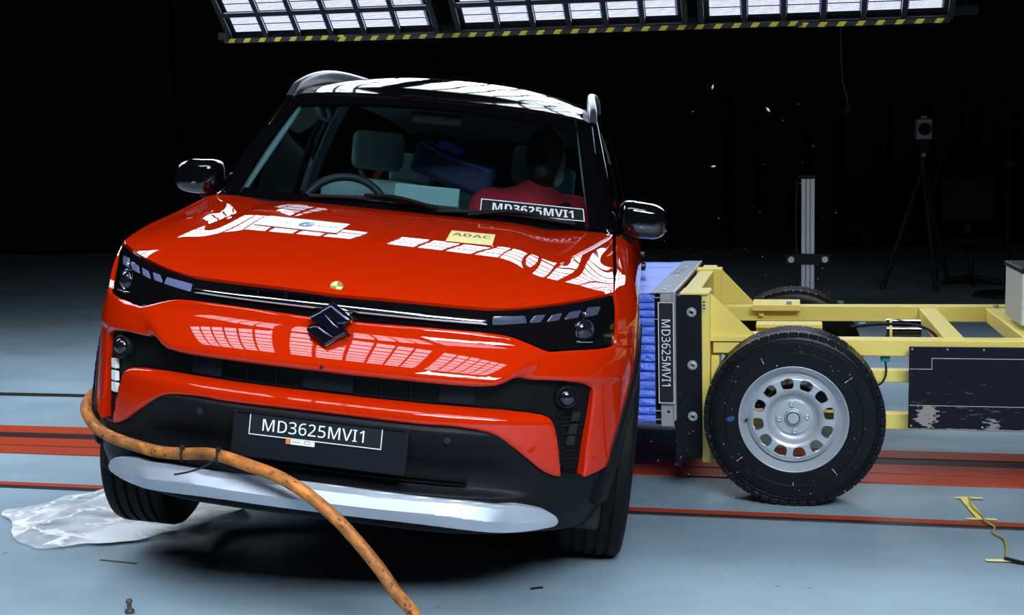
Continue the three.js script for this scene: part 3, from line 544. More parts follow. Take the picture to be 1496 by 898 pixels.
{ // black border of the screen, header and lower cowl
  const rim = (a0, a1, b0, b1, n, m) => slab((a, b) => { const p = screen(lerp(a0, a1, a), lerp(b0, b1, b)); return p; }, n, m, 0.012, false);
  part('screen_border', [rim(0, 0.035, 0, 1, 6, 30), rim(0.965, 1, 0, 1, 6, 30), rim(0.045, 0.955, 0.895, 1.005, 40, 6), rim(0.045, 0.955, 0, 0.062, 40, 4)], M.roofBlack);
  for (const s of [-1, 1]) {
    part('pillar', slab((a, b) => { const S = screen(s < 0 ? 0 : 1, b), T = [s * lerp(0.765, 0.612, b), lerp(1.075, 1.505, b), lerp(-1.20, -1.56, b)]; const bow = 0.02 * Math.sin(Math.PI * a); return [lerp(S[0], T[0], a) + s * bow, lerp(S[1], T[1], a) + bow * 0.2, lerp(S[2], T[2], a)]; }, 8, 30, 0.02, s < 0), M.roofBlack, car, 'black front pillar');
    part('pillar_strip', tube([[s * 0.712, 1.10, -1.11], [s * 0.668, 1.22, -1.225], [s * 0.632, 1.37, -1.36], [s * 0.604, 1.475, -1.47]], 0.0035, 40, 6), M.chrome);
    part('corner_strip', tube([[s * 0.712, 1.10, -1.09], [s * 0.724, 1.086, -1.085], [s * 0.728, 1.07, -1.10]], 0.003, 16, 6), M.chrome);
  }
  part('cowl', slab((a, b) => { const s = 2 * a - 1, q = rearEdge(s), p = screen(a, 0.02); return [lerp(q[0], p[0], b), lerp(q[1] - 0.012, p[1] - 0.004, b), lerp(q[2] + 0.02, p[2] - 0.01, b)]; }, 50, 4, 0.01), M.satin);
  for (const [x0, x1, w] of [[-0.36, 0.19, 0], [0.10, 0.60, 1]]) {
    const wz = (x) => -0.955 - 0.2 * x * x, n = 8, pts = Array.from({ length: n + 1 }, (_, k) => { const x = lerp(x0, x1, k / n); const b = (w ? 0.012 : 0.03) + 0.022 * Math.sin(Math.PI * k / n); const p = screen((x / 0.70 + 1) / 2, b); return [p[0], p[1] + 0.010 + 0.004 * Math.sin(Math.PI * k / n), p[2] + 0.014]; });
    const g = new THREE.Group(); g.name = w ? 'wiper_001' : 'wiper'; car.add(g);
    part('blade', tube(pts, 0.007, 40, 6), M.dark, g); const m = pts[w ? 6 : 3]; part('arm', tube([[m[0], m[1] + 0.008, m[2]], [lerp(m[0], pts[w ? 3 : 6][0], 0.6), m[1] + 0.012, m[2] + 0.03], [pts[w ? 2 : 7][0], m[1] - 0.012, m[2] + 0.05]], 0.008, 20, 6), M.satin, g);
  }
  const t = plateTex(1024, 150, [5, 5, 1019, 145, 10, true, 0.82, 10], 118, 'MD3625MVI1', 'bold ');
  part('number_sticker', sheet((a, b) => { const p = screen(lerp(0.688, 0.955, a), lerp(0.052, 0.155, b)); return [p[0], p[1] + 0.003, p[2] + 0.003]; }, 30, 8), std(0xffffff, 0.5, { map: t }), car, 'black sticker with white MD3625MVI1');
}
for (const s of [-1, 1]) {
  const mp = side(s), fl = s < 0;
  for (const [nm, P, mat] of [['window', [[-1.62, 0.05], [-2.28, 0.05], [-2.28, 0.90], [-1.82, 0.90], [-1.66, 0.60]], M.tint], ['window', [[-2.42, 0.05], [-3.22, 0.05], [-3.30, 0.86], [-2.42, 0.90]], M.tint],
    ['pillar_trim', [[-2.27, 0], [-2.43, 0], [-2.43, 1], [-2.27, 1]], M.gloss], ['quarter_panel', [[-3.20, 0], [-3.9, 0], [-3.75, 1], [-3.28, 1]], M.gloss], ['window_frame', [[-1.56, 0.88], [-3.35, 0.84], [-3.35, 1], [-1.52, 1.0]], M.gloss], ['belt_strip', [[-1.2, 0], [-3.3, 0], [-3.3, 0.06], [-1.6, 0.06]], M.gloss], ['mirror_sail', [[-1.2, 0], [-1.64, 0], [-1.66, 0.62], [-1.5, 0.62]], M.gloss]])
    part(nm, panel(P, mp, { res: 0.05, depth: mat === M.tint ? 0 : 0.012, off: mat === M.tint ? -0.003 : 0.002, flip: s > 0 }), mat);
  // roof rail: a foot that rises from the roof edge, then runs back
  const rail = [[0.606, 1.485, -1.50], [0.600, 1.522, -1.56], [0.588, 1.560, -1.66], [0.576, 1.592, -1.80], [0.568, 1.615, -1.98], [0.566, 1.632, -2.3], [0.56, 1.636, -2.8], [0.55, 1.60, -3.25], [0.54, 1.55, -3.5]].map((p) => new THREE.Vector3(s * p[0], p[1], p[2]));
  const cr = new THREE.CatmullRomCurve3(rail);
  part('roof_rail', sheet((a, b) => { const p = cr.getPoint(b), w = 0.016, hgt = 0.026 * Math.min(1, 0.35 + 6 * b * (1 - b)), t = a * 2 * Math.PI, c = Math.cos(t), d = Math.sin(t), e = (v) => Math.sign(v) * Math.abs(v) ** 0.6; return [p.x + w * e(c), p.y + hgt * e(d), p.z]; }, 20, 60), std(L(0.10, 0.105, 0.13), 0.35, { metalness: 0.5 }), car, 'grey roof rail');
  // mirror
  const g = new THREE.Group(); g.name = s < 0 ? 'door_mirror' : 'door_mirror_001'; g.position.set(s * 0.835, 1.145, -1.20); g.rotation.y = s * 0.15; car.add(g);
  const mg = new THREE.SphereGeometry(1, 40, 28), mp2 = mg.attributes.position;
  for (let i = 0; i < mp2.count; i++) { const x = mp2.getX(i), y = mp2.getY(i), z = mp2.getZ(i), e = (v, k) => Math.sign(v) * Math.abs(v) ** k; const taper = 1 - 0.10 * (s * x); mp2.setXYZ(i, 0.088 * e(x, 0.55), (0.066 * taper) * e(y, 0.6) - 0.006 * s * x, 0.07 * e(z, 0.8)); }
  mg.computeVertexNormals();
  part('mirror_shell', mg, M.gloss, g);
  part('turn_signal', sheet((a, b) => { const x = s * lerp(-0.02, 0.089, a), y = -0.028 + 0.008 * b - 0.006 * a; return [x, y, 0.071 - 0.03 * a ** 6 - 0.014 * a]; }, 20, 3, s < 0), M.smokedLens, g);
  part('mirror_arm', tube([[s * -0.125, -0.075, -0.005], [s * -0.06, -0.068, -0.005], [s * -0.01, -0.055, 0]], 0.022, 16, 10), M.plastic, g);
}
// body shell under the skin, tail, wheels
part('inner_shell', [box(-0.80, 0.80, 0.20, 0.30, -4.05, -0.40, 0.02), box(-0.48, 0.48, 0.30, 0.74, -0.62, -0.20, 0.03), box(-0.50, 0.50, 0.28, 0.98, -1.15, -0.55, 0.04), box(-0.60, 0.60, 0.62, 0.83, -0.46, -0.20, 0.02), box(-0.80, 0.80, 0.62, 0.80, -1.22, -1.08, 0.02)], M.dark);
part('rear_window', box(-0.60, 0.60, 0.85, 1.46, -3.66, -3.64, 0.008), M.gloss);
part('tail', slab((a, b) => { const s = 2 * a - 1; return [s * lerp(0.80, 0.55, smooth(0.5, 1, b)), lerp(0.3, 1.47, b), -4.12 + 0.14 * s * s + 0.28 * smooth(0.55, 1, b)]; }, 24, 24, 0.02, true), M.red);
function tyreGeo(r, w, rimR, blocks = 0) {
  const h = w / 2, p = [[rimR, -h * 0.86], [rimR + 0.012, -h * 0.96], [r - 0.055, -h], [r - 0.022, -h * 0.96], [r - 0.006, -h * 0.86], [r, -h * 0.72]];
  const tread = []; for (const g of [-0.5, -0.17, 0.17, 0.5]) tread.push([r, h * g - 0.006], [r - 0.008, h * g - 0.005], [r - 0.008, h * g + 0.005], [r, h * g + 0.006]);
  const q = [...p, ...tread, ...p.slice().reverse().map(([a, b]) => [a, -b]), [rimR, -h * 0.7]];
  return toCreasedNormals(new THREE.LatheGeometry(q.map((v) => new THREE.Vector2(...v)), 96), 0.5);   // axis y
}
function carWheel(name, x, y, z, steer, label) {
  const g = new THREE.Group(); g.name = name; g.position.set(x, y, z); g.rotation.y = steer; car.add(g); const s = Math.sign(x);
  part('tyre', tyreGeo(0.352, 0.225, 0.235).rotateZ(Math.PI / 2), M.rubber, g);
  const sp = [new THREE.CylinderGeometry(0.236, 0.236, 0.2, 48, 1, true).rotateZ(Math.PI / 2), new THREE.CylinderGeometry(0.06, 0.07, 0.05, 24).rotateZ(Math.PI / 2).translate(s * 0.07, 0, 0)];
  for (let k = 0; k < 5; k++) sp.push(box(s * 0.055, s * 0.09, 0.04, 0.235, -0.03, 0.03, 0.01).rotateX(k * 2 * Math.PI / 5));
  part('rim', sp, M.zinc, g);
  if (label) g.userData.label = label;
}
carWheel('wheel', -0.765, 0.345 - 0.072, -0.845, 0.06, 'front wheel lifted off the floor'); carWheel('wheel_001', 0.765, 0.345 + 0.012, -0.845, 0.04);
carWheel('wheel_002', -0.765, 0.345 - 0.06, -3.545, 0); carWheel('wheel_003', 0.765, 0.345, -3.545, 0);
// cabin
{
  part('dashboard', [slab((a, b) => { const s = 2 * a - 1; return [0.70 * s, lerp(1.06, 1.075, smooth(0, 0.5, b)) - 0.02 * b * b, lerp(-1.06 - 0.1 * s * s, -1.42, b)]; }, 30, 10, 0.03), box(-0.70, 0.70, 0.78, 1.03, -1.46, -1.30, 0.04)], M.interior);
  part('dash_screen', box(-0.118, 0.134, 1.075, 1.19, -1.36, -1.335, 0.006), M.teal);
  part('dash_ledge', box(-0.118, 0.134, 1.105, 1.122, -1.335, -1.325, 0.004), M.interior);
  const st = new THREE.Group(); st.name = 'steering_wheel'; st.position.set(-0.355, 1.02, -1.50); st.rotation.x = R(-22); car.add(st);
  part('rim', new THREE.TorusGeometry(0.185, 0.016, 12, 60), std(L(0.02, 0.024, 0.034), 0.5), st); part('hub', [box(-0.07, 0.07, -0.06, 0.06, -0.03, 0.01, 0.02), box(-0.18, 0.18, -0.02, 0.02, -0.012, 0.008, 0.006), box(-0.02, 0.02, -0.18, 0, -0.012, 0.008, 0.006)], M.interior, st);
  for (const s of [-1, 1]) {
    const g = new THREE.Group(); g.name = s < 0 ? 'seat' : 'seat_001'; car.add(g);
    part('backrest', box(s * 0.36 - 0.23, s * 0.36 + 0.23, 0.55, 1.19, -2.10, -1.96, 0.06), M.teal, g); part('cushion', box(s * 0.36 - 0.24, s * 0.36 + 0.24, 0.42, 0.58, -2.0, -1.5, 0.06), M.teal, g); part('headrest', box(s * 0.36 - 0.115, s * 0.36 + 0.115, 1.23, 1.40, -2.13, -2.03, 0.035), M.teal, g);
  }
  part('rear_bench', [box(-0.62, 0.62, 0.5, 1.16, -3.0, -2.86, 0.05), box(-0.62, 0.62, 0.4, 0.56, -2.9, -2.4, 0.05)], M.teal);
  part('rear_headrest', box(-0.48, -0.24, 1.17, 1.33, -2.98, -2.88, 0.03), M.teal); part('rear_headrest', box(0.24, 0.48, 1.17, 1.33, -2.98, -2.88, 0.03), M.teal);
  part('cabin_floor', box(-0.74, 0.74, 0.32, 0.36, -3.6, -1.2, 0.01), M.interior);
  part('headliner', slab((a, b) => { const p = roofF(a, lerp(0.02, 0.98, b)); return [p[0] * 0.96, p[1] - 0.032, p[2]]; }, 20, 20, 0.008, true), M.teal);
  for (const s of [-1, 1]) {
    part('inner_pillar', tube([[s * 0.665, 1.10, -1.16], [s * 0.61, 1.28, -1.32], [s * 0.565, 1.45, -1.49]], 0.018, 20, 8), M.teal);
    part('inner_pillar', slab((a, b) => { const p = side(s)(lerp(-2.28, -2.42, a), b); return [p[0] - s * 0.025, p[1], p[2]]; }, 3, 10, 0.01, s < 0), M.teal);
    part('grab_handle', tube([[s * 0.56, 1.475, -1.72], [s * 0.545, 1.435, -1.74], [s * 0.545, 1.432, -1.90], [s * 0.56, 1.47, -1.92]], 0.009, 20, 8), M.teal);
  }
  part('centre_console', box(-0.11, 0.11, 0.36, 0.72, -2.0, -1.4, 0.04), M.interior);
  const q = new THREE.Group(); q.name = 'side_cushion'; q.position.set(0.005, 1.265, -1.90); q.rotation.z = R(-16); car.add(q);
  part('cushion_body', box(-0.17, 0.19, -0.07, 0.075, -0.06, 0.06, 0.03), M.navy, q, 'navy cushion between the front seats'); part('cushion_top', box(-0.09, 0.03, 0.06, 0.10, -0.045, 0.05, 0.018), M.blueEdge, q); part('seam', tube([[-0.16, 0.062, 0.055], [-0.05, 0.045, 0.062], [0.17, 0.055, 0.055]], 0.006, 24, 6), M.blueEdge, q);
  part('rear_mirror', box(-0.10, 0.10, 1.425, 1.475, -1.475, -1.45, 0.02), M.dark);
}
// the dummy in the front seat, slumped towards the middle
{
  const d = thing('crash_test_dummy', 'crash test dummy in a dark red shirt slumped in the front seat behind the screen', 'dummy');
  const J = { pelvis: [0.36, 0.62, -1.92, 0.15], chest: [0.36, 0.98, -1.90, 0.15], top: [0.37, 1.10, -1.87, 0.12], neck: [0.385, 1.22, -1.86, 0.055], shL: [0.55, 1.12, -1.86, 0.075], shR: [0.19, 1.12, -1.85, 0.075], elL: [0.60, 0.90, -1.72, 0.055], elR: [0.15, 0.92, -1.68, 0.055], haL: [0.50, 0.78, -1.50, 0.04], haR: [0.20, 0.80, -1.46, 0.04], knL: [0.46, 0.62, -1.52, 0.085], knR: [0.26, 0.62, -1.52, 0.085], ftL: [0.46, 0.40, -1.36, 0.055], ftR: [0.26, 0.40, -1.36, 0.055], hpL: [0.45, 0.60, -1.88, 0.10], hpR: [0.27, 0.60, -1.88, 0.10] };
  const bones = [['pelvis', 'chest'], ['chest', 'top'], ['top', 'neck'], ['top', 'shL'], ['top', 'shR'], ['shL', 'elL'], ['shR', 'elR'], ['elL', 'haL'], ['elR', 'haR'], ['pelvis', 'hpL'], ['pelvis', 'hpR'], ['hpL', 'knL'], ['hpR', 'knR'], ['knL', 'ftL'], ['knR', 'ftR']];
  const field = (bones_, p, k) => { let v = 1e9; for (const [a, b] of bones_) { const A = J[a], B = J[b], dx = B[0] - A[0], dy = B[1] - A[1], dz = B[2] - A[2], t = clamp(((p[0] - A[0]) * dx + (p[1] - A[1]) * dy + (p[2] - A[2]) * dz) / (dx * dx + dy * dy + dz * dz), 0, 1); const dd = Math.hypot(p[0] - A[0] - t * dx, p[1] - A[1] - t * dy, p[2] - A[2] - t * dz) - lerp(A[3], B[3], t); const h = clamp(0.5 + 0.5 * (v - dd) / k, 0, 1); v = v > 1e8 ? dd : lerp(v, dd, h) - k * h * (1 - h); } return v; };
  function march(f, c, half, n) {
    const mc = new MarchingCubes(n, M.skin, false, false, 60000); mc.isolation = 0;
    for (let z = 0; z < n; z++) for (let y = 0; y < n; y++) for (let x = 0; x < n; x++) mc.field[x + y * n + z * n * n] = -f([c[0] + half * (x - n / 2) / (n / 2), c[1] + half * (y - n / 2) / (n / 2), c[2] + half * (z - n / 2) / (n / 2)]);
    mc.update(); const k = mc.count, g = new THREE.BufferGeometry(), pos = new Float32Array(mc.positionArray.subarray(0, 3 * k)), nor = new Float32Array(mc.normalArray.subarray(0, 3 * k));
    for (let i = 0; i < k; i++) for (let a = 0; a < 3; a++) pos[3 * i + a] = c[a] + half * pos[3 * i + a];
    g.setAttribute('position', new THREE.BufferAttribute(pos, 3)); g.setAttribute('normal', new THREE.BufferAttribute(nor, 3)); return g;
  }
  const body = mesh('body', march((p) => field(bones, p, 0.05), [0.36, 0.8, -1.68], 0.52, 64), M.shirt, d);
  const head = (p) => { const q = [p[0] - 0.40, p[1] - 1.36, p[2] + 1.85], k0 = Math.hypot(q[0] / 0.078, (q[1] - 0.012) / 0.105, (q[2] + 0.012) / 0.098), a = (k0 - 1) * 0.078; const nose = Math.hypot(q[0] / 0.014, (q[1] + 0.012) / 0.024, (q[2] - 0.092) / 0.02) * 0.014 - 0.014; const jaw = Math.hypot(q[0] / 0.05, (q[1] + 0.075) / 0.045, (q[2] - 0.035) / 0.055) * 0.045 - 0.045; const nk = Math.hypot(q[0], q[2] + 0.01) - 0.05 + Math.max(0, q[1] + 0.02) * 2; const sm = (u, v, k) => { const h = clamp(0.5 + 0.5 * (v - u) / k, 0, 1); return lerp(v, u, h) - k * h * (1 - h); }; return sm(sm(sm(a, jaw, 0.03), nose, 0.012), nk, 0.03); };
  mesh('head', march(head, [0.40, 1.33, -1.85], 0.18, 56), M.skin, d, { label: 'dark dummy head' });
  mesh('chest_marks', [0, 1, 2].map((k) => box(0.355 + k * 0.026, 0.372 + k * 0.026, 1.115, 1.15, -1.755, -1.745, 0.004).applyMatrix4(new THREE.Matrix4().makeTranslation(0, 0, 0.02))), M.whiteLens, d, { label: 'row of white marks on the chest' });
  mesh('belt', tube([[0.55, 1.17, -1.83], [0.47, 1.13, -1.74], [0.36, 0.98, -1.735], [0.24, 0.78, -1.76]], 0.018, 24, 6), M.dark, d);
  d.matrixAutoUpdate = true; d.position.copy(car.position); d.rotation.copy(car.rotation);
}

// ---------------------------------------------------------------- the yellow trolley with the blue honeycomb barrier
const tro = thing('crash_trolley', 'yellow steel crash trolley with a crushed blue honeycomb face and silver wheels', 'trolley');
const tp = (n, g, m, label) => part(n, g, m, tro, label);
tp('side_beam', box(-0.32, 3.4, 0.541, 0.607, -0.33, -0.25, 0.006), M.yellow); tp('side_beam', box(-0.34, 3.4, 0.548, 0.62, -1.31, -1.22, 0.006), M.yellow);
tp('beam_flange', box(-0.322, -0.137, 0.603, 0.624, -0.34, -0.19, 0.003), M.yellow); tp('beam_flange', box(-0.19, 0.032, 0.604, 0.632, -1.4, -1.16, 0.003), M.yellow);
tp('gusset', extrude([[-0.322, 0.797], [-0.322, 0.622], [-0.142, 0.622]], 0.014, 0.003).translate(0, 0, -0.215), M.yellow);
tp('gusset', extrude([[-0.335, 0.80], [-0.335, 0.63], [-0.183, 0.63], [-0.188, 0.645]], 0.016, 0.003).translate(0, 0, -1.22), M.yellow);
tp('front_post', box(-0.352, -0.320, 0.12, 0.80, -0.32, -0.158, 0.004), M.yellow); tp('front_post', box(-0.476, -0.333, 0.55, 0.80, -1.32, -1.20, 0.005), M.yellow);
tp('post_cap', box(-0.435, -0.325, 0.793, 0.801, -0.34, -0.146, 0.002), M.yellow);
tp('front_wall', box(-0.44, -0.37, 0.16, 0.792, -1.52, -0.33, 0.006), M.yellow);
tp('post_foot', box(-0.318, -0.285, 0.40, 0.545, -0.32, -0.19, 0.004), M.yellow);
tp('mounting_plate', [box(-0.452, -0.351, 0.144, 0.790, -0.160, -0.138, 0.004), box(-0.456, -0.430, 0.105, 0.79, -0.34, -0.136, 0.003)], M.blackSteel, 'black front mounting plate');
for (const [x, y] of [[-0.389, 0.726], [-0.387, 0.516], [-0.387, 0.311]]) {
  const g = new THREE.Group(); g.name = 'bolt'; g.position.set(x, y, -0.138); tro.add(g);
  part('washer', new THREE.CylinderGeometry(0.0185, 0.0195, 0.004, 28).rotateX(Math.PI / 2).translate(0, 0, 0.002), M.alu, g);
  part('bolt_head', new THREE.LatheGeometry([[0, 0.0], [0.006, 0.0], [0.006, 0.010], [0.0095, 0.012], [0.0115, 0.010], [0.012, 0]].map((p) => new THREE.Vector2(...p)), 24).rotateX(Math.PI / 2).translate(0, 0, 0.004), M.alu, g);
}
tp('marking_label', box(-0.348, -0.336, 0.72, 0.775, -0.158, -0.156, 0.0005), std(0xffffff, 0.5, { map: canvasTex(32, 128, (c, w, h) => { c.fillStyle = '#d8cf9a'; c.fillRect(0, 0, w, h); c.fillStyle = '#222'; for (const y of [20, 50, 80]) c.fillRect(4, y, 24, 14); }) }));
{ // crossing members and the lower frame
  tp('cross_beam', box(0.565, 0.641, 0.55, 0.613, -1.25, -0.28, 0.005), M.yellow); tp('cross_beam', box(0.855, 0.935, 0.55, 0.613, -1.25, -0.28, 0.005), M.yellow);
  tp('axle_bracket', [box(-0.156, -0.088, 0.42, 0.612, -0.72, -0.66, 0.003), box(0.052, 0.12, 0.42, 0.612, -0.72, -0.66, 0.003), box(-0.156, 0.12, 0.598, 0.614, -0.73, -0.62, 0.003)], M.yellow);
  tp('lower_bar', box(-0.28, 3.4, 0.430, 0.478, -0.36, -0.30, 0.004), M.yellow); tp('lower_bar', box(-0.28, 3.4, 0.242, 0.304, -0.36, -0.30, 0.004), M.yellow);
  tp('lower_bar', box(-0.31, 0.0, 0.555, 0.60, -0.24, -0.2, 0.004), M.yellow);
  tp('axle', rod([0, 0.334, -0.1], [0, 0.334, -1.6], 0.03, 20), M.blackSteel);
  tp('drive_motor', [new THREE.CylinderGeometry(0.05, 0.05, 0.14, 32).rotateZ(Math.PI / 2).translate(0.46, 0.565, -0.8), new THREE.CylinderGeometry(0.054, 0.054, 0.012, 32).rotateZ(Math.PI / 2).translate(0.395, 0.565, -0.8)], M.gloss);
  tp('motor_ring', new THREE.CylinderGeometry(0.0515, 0.0515, 0.014, 32).rotateZ(Math.PI / 2).translate(0.405, 0.565, -0.8), M.yellow);
  tp('wiring', [tube([[0.24, 0.595, -0.7], [0.36, 0.618, -0.62], [0.5, 0.626, -0.5], [0.55, 0.60, -0.42], [0.565, 0.56, -0.40]], 0.006, 40, 6), tube([[0.352, 0.515, -0.29], [0.352, 0.46, -0.28], [0.33, 0.425, -0.28], [0.29, 0.43, -0.3]], 0.004, 24, 6), tube([[0.26, 0.545, -0.3], [0.24, 0.50, -0.29], [0.20, 0.47, -0.29]], 0.004, 20, 6)], M.dark, 'black cable');
  tp('connector', box(0.333, 0.368, 0.515, 0.542, -0.31, -0.275, 0.004), M.tealPlug, 'teal plug'); tp('connector', box(0.27, 0.30, 0.592, 0.612, -0.72, -0.69, 0.003), M.tealPlug, 'teal plug');
  const scr = dataTex(512, 256, (u, v) => {
    let r = 0.007, g = 0.009, b = 0.014; const n = fbm(u * 8, v * 6, 4);
    const w = Math.hypot((u - 0.075) * 3.2, (v - 0.16) * 1.0) + 0.25 * (fbm(u * 60, v * 40, 3) - 0.45); if (w < 0.12) { r = 0.30; g = 0.28; b = 0.25; }
    if (Math.hypot((u - 0.33) * 3, v - 0.04) + 0.3 * (fbm(u * 50, v * 50, 3) - 0.45) < 0.06 || v < 0.03 * fbm(u * 30, 3, 3)) { r = g = b = 0.25; }
    if (fbm(u * 30 + v * 22, u * 6 - v * 60, 3) > 0.66 && n > 0.5) { r = g = b = 0.10; }
    return [r, g, b, 1];
  });
  const sg = box(0.432, 3.3, 0.266, 0.588, -0.215, -0.2, 0.003); { const p = sg.attributes.position, uv = sg.attributes.uv; for (let i = 0; i < p.count; i++) uv.setXY(i, (p.getX(i) - 0.432) / 0.9, (p.getY(i) - 0.266) / 0.322); }
  tp('side_panel', sg, phy(0xffffff, 0.42, { map: scr, specularIntensity: 0.3 }), 'scuffed black side panel');
  tp('panel_seam', [box(0.434, 0.515, 0.500, 0.503, -0.2005, -0.1985, 0.0008), box(0.513, 0.516, 0.500, 0.545, -0.2005, -0.1985, 0.0008), box(0.514, 3.3, 0.542, 0.545, -0.2005, -0.1985, 0.0008), box(0.434, 3.3, 0.359, 0.3615, -0.2005, -0.1985, 0.0008)], M.zinc, 'thin pale seam lines');
  for (const [x, y] of [[0.442, 0.578], [0.70, 0.578], [0.442, 0.28], [0.70, 0.28], [0.57, 0.578]]) tp('rivet', new THREE.SphereGeometry(0.004, 10, 8).scale(1, 1, 0.5).translate(x, y, -0.199), M.zinc);
  for (const [x, y, z] of [[-0.02, 0.64, -1.2], [-0.165, 0.632, -0.22], [0.90, 0.62, -1.23]]) tp('hex_bolt', [new THREE.CylinderGeometry(0.013, 0.013, 0.014, 6).translate(x, y, z), new THREE.CylinderGeometry(0.018, 0.018, 0.004, 20).translate(x, y - 0.008, z)], M.zinc);
  tp('lug', box(-0.16, -0.135, 0.575, 0.604, -1.21, -1.19, 0.003), M.yellow);
  const bx = new THREE.Group(); bx.name = 'equipment_box'; tro.add(bx);
  part('case', box(0.872, 1.45, 0.635, 0.845, -0.82, -0.45, 0.006), std(L(0.55, 0.58, 0.56), 0.45), bx, 'pale grey case'); part('lid', box(0.866, 1.46, 0.843, 0.864, -0.83, -0.44, 0.006), M.blackSteel, bx); part('corner_strip', box(0.89, 0.905, 0.64, 0.845, -0.452, -0.447, 0.002), M.alu, bx);
}
{ // wheels: steel rim with twelve holes
  const tyre = tyreGeo(0.334, 0.20, 0.195).rotateX(Math.PI / 2);
  const lug = []; for (let k = 0; k < 56; k++) for (const s of [-1, 1]) lug.push(box(-0.0165, 0.0165, 0.315, 0.3352, s > 0 ? 0.052 : -0.098, s > 0 ? 0.098 : -0.052, 0.003).rotateZ((k + (s > 0 ? 0 : 0.5)) * Math.PI / 28));
  const oneLug = {}; for (const s of [-1, 1]) oneLug[s] = box(-0.0165, 0.0165, 0.315, 0.3352, s > 0 ? 0.052 : -0.098, s > 0 ? 0.098 : -0.052, 0.003);
  const ribs = []; for (const r of [0.305, 0.255]) ribs.push(new THREE.TorusGeometry(r, 0.0025, 6, 120).translate(0, 0, 0.0985));
  const dish = curve([0.02, 0.028, 0.032, 0.066, 0.070, 0.086, 0.100, 0.118, 0.150, 0.160, 0.168, 0.171, 0.176, 0.190, 0.198, 0.2035, 0.207], [-0.012, -0.012, -0.028, -0.030, -0.034, -0.026, -0.006, 0.0, 0.0, -0.006, -0.014, -0.028, -0.022, 0.0, 0.012, 0.016, 0.010]);
  const N = 12, hole = 0.134, hw = 0.0262, hh = 0.0245;
  const holeP = []; for (let k = 0; k <= 12; k++) { const a = Math.PI / 2 - Math.PI * k / 12; /* right half from top to bottom */ const ex = Math.abs(Math.cos(a)) ** 0.85, ey = Math.sign(Math.sin(a)) * Math.abs(Math.sin(a)) ** 0.85; const wdt = hw * (0.90 + 0.16 * ey); holeP.push([ex * wdt, hole + ey * hh]); }
  const rimNormals = (g) => { const p = g.attributes.position, n = g.attributes.normal; for (let i = 0; i < p.count; i++) { const x = p.getX(i), y = p.getY(i), r = Math.hypot(x, y); if (Math.abs(p.getZ(i) - dish(r)) < 2e-4 && n.getZ(i) > 0.2) { const d = (dish(r + 1e-3) - dish(r - 1e-3)) / 2e-3, l = Math.hypot(1, d); n.setXYZ(i, -d * x / r / l, -d * y / r / l, 1 / l); } } return g; };
  const half = (s) => { const A = Math.PI / N; const P = [[0, 0.025], [0, hole - hh], ...holeP.slice().reverse().slice(1, -1).map(([x, r]) => [Math.asin(x / r), r]), [0, hole + hh], [0, 0.207], [A, 0.207], [A, 0.025]]; return P.map(([t, r]) => [s * t * 0.15, r]); };
  const disc = [];
  for (let k = 0; k < N; k++) for (const s of [-1, 1]) { const a0 = k * 2 * Math.PI / N - R(9.5); disc.push(rimNormals(panel(half(s), (t, r) => { const a = a0 + t / 0.15; return [r * Math.sin(a), r * Math.cos(a), dish(r)]; }, { res: [0.006, 0.004], depth: 0.012 }))); }
  const well = toCreasedNormals(new THREE.LatheGeometry([[0.207, 0.010], [0.205, 0.0], [0.196, -0.01], [0.19, -0.05], [0.18, -0.12], [0.20, -0.19]].map((p) => new THREE.Vector2(...p)), 72).rotateX(Math.PI / 2), 0.5);
  const rimMat = std(L(0.46, 0.50, 0.54), 0.33, { metalness: 0.35 });
  const wheel = (name, x, z, back) => {
    const g = new THREE.Group(); g.name = name; g.position.set(x, 0.334, z); if (back) g.rotation.y = Math.PI; tro.add(g);
    part('tyre', [tyre.clone(), ...ribs.map((r) => r.clone())], M.tyre, g); if (name === 'wheel') for (const s of [-1, 1]) for (let k = 0; k < 56; k++) part('tread_block', oneLug[s], M.tyre, g).rotation.z = (k + (s > 0 ? 0 : 0.5)) * Math.PI / 28; else part('tread_blocks', lug.map((l) => l.clone()), M.tyre, g);
    const rim = part('rim', [...disc.map((d) => d.clone()), well.clone()], rimMat, g, 'silver steel rim with twelve round holes'); rim.position.z = 0.078;
    part('brake_drum', new THREE.CylinderGeometry(0.115, 0.115, 0.05, 40).rotateX(Math.PI / 2).translate(0, 0, -0.02), M.blackSteel, g);
    part('hub_cap', [new THREE.CylinderGeometry(0.021, 0.023, 0.022, 28).rotateX(Math.PI / 2).translate(0, 0, 0.058), new THREE.TorusGeometry(0.028, 0.003, 8, 36).translate(0, 0, 0.060)], M.alu, g);
    for (let k = 0; k < 4; k++) { const a = R(-6) + k * Math.PI / 2; part('wheel_bolt', [new THREE.CylinderGeometry(0.0095, 0.010, 0.012, 20).rotateX(Math.PI / 2), new THREE.TorusGeometry(0.0065, 0.0025, 8, 18).translate(0, 0, 0.006)].map((q) => q.translate(0.052 * Math.sin(a), 0.052 * Math.cos(a), 0.053)), M.alu, g); }
    part('valve', [new THREE.CylinderGeometry(0.0045, 0.006, 0.022, 12).rotateX(Math.PI / 2).translate(-0.176, -0.012, 0.066)], M.dark, g);
    return g;
  };
  const chalk = wheel('wheel', 0, -0.10); wheel('wheel_001', 0, -1.58, true); wheel('wheel_002', 3.0, -0.10); wheel('wheel_003', 3.0, -1.58, true);
  for (const [a, r0, r1] of [[52, 0.236, 0.272], [142, 0.232, 0.262], [232, 0.24, 0.268], [333, 0.238, 0.262], [180, 0.24, 0.255]]) part('chalk_mark', box(-0.0012, 0.0012, r0, r1, 0.0965, 0.1005, 0.0005).rotateZ(-R(a)), std(L(0.5, 0.55, 0.58), 0.9), chalk);
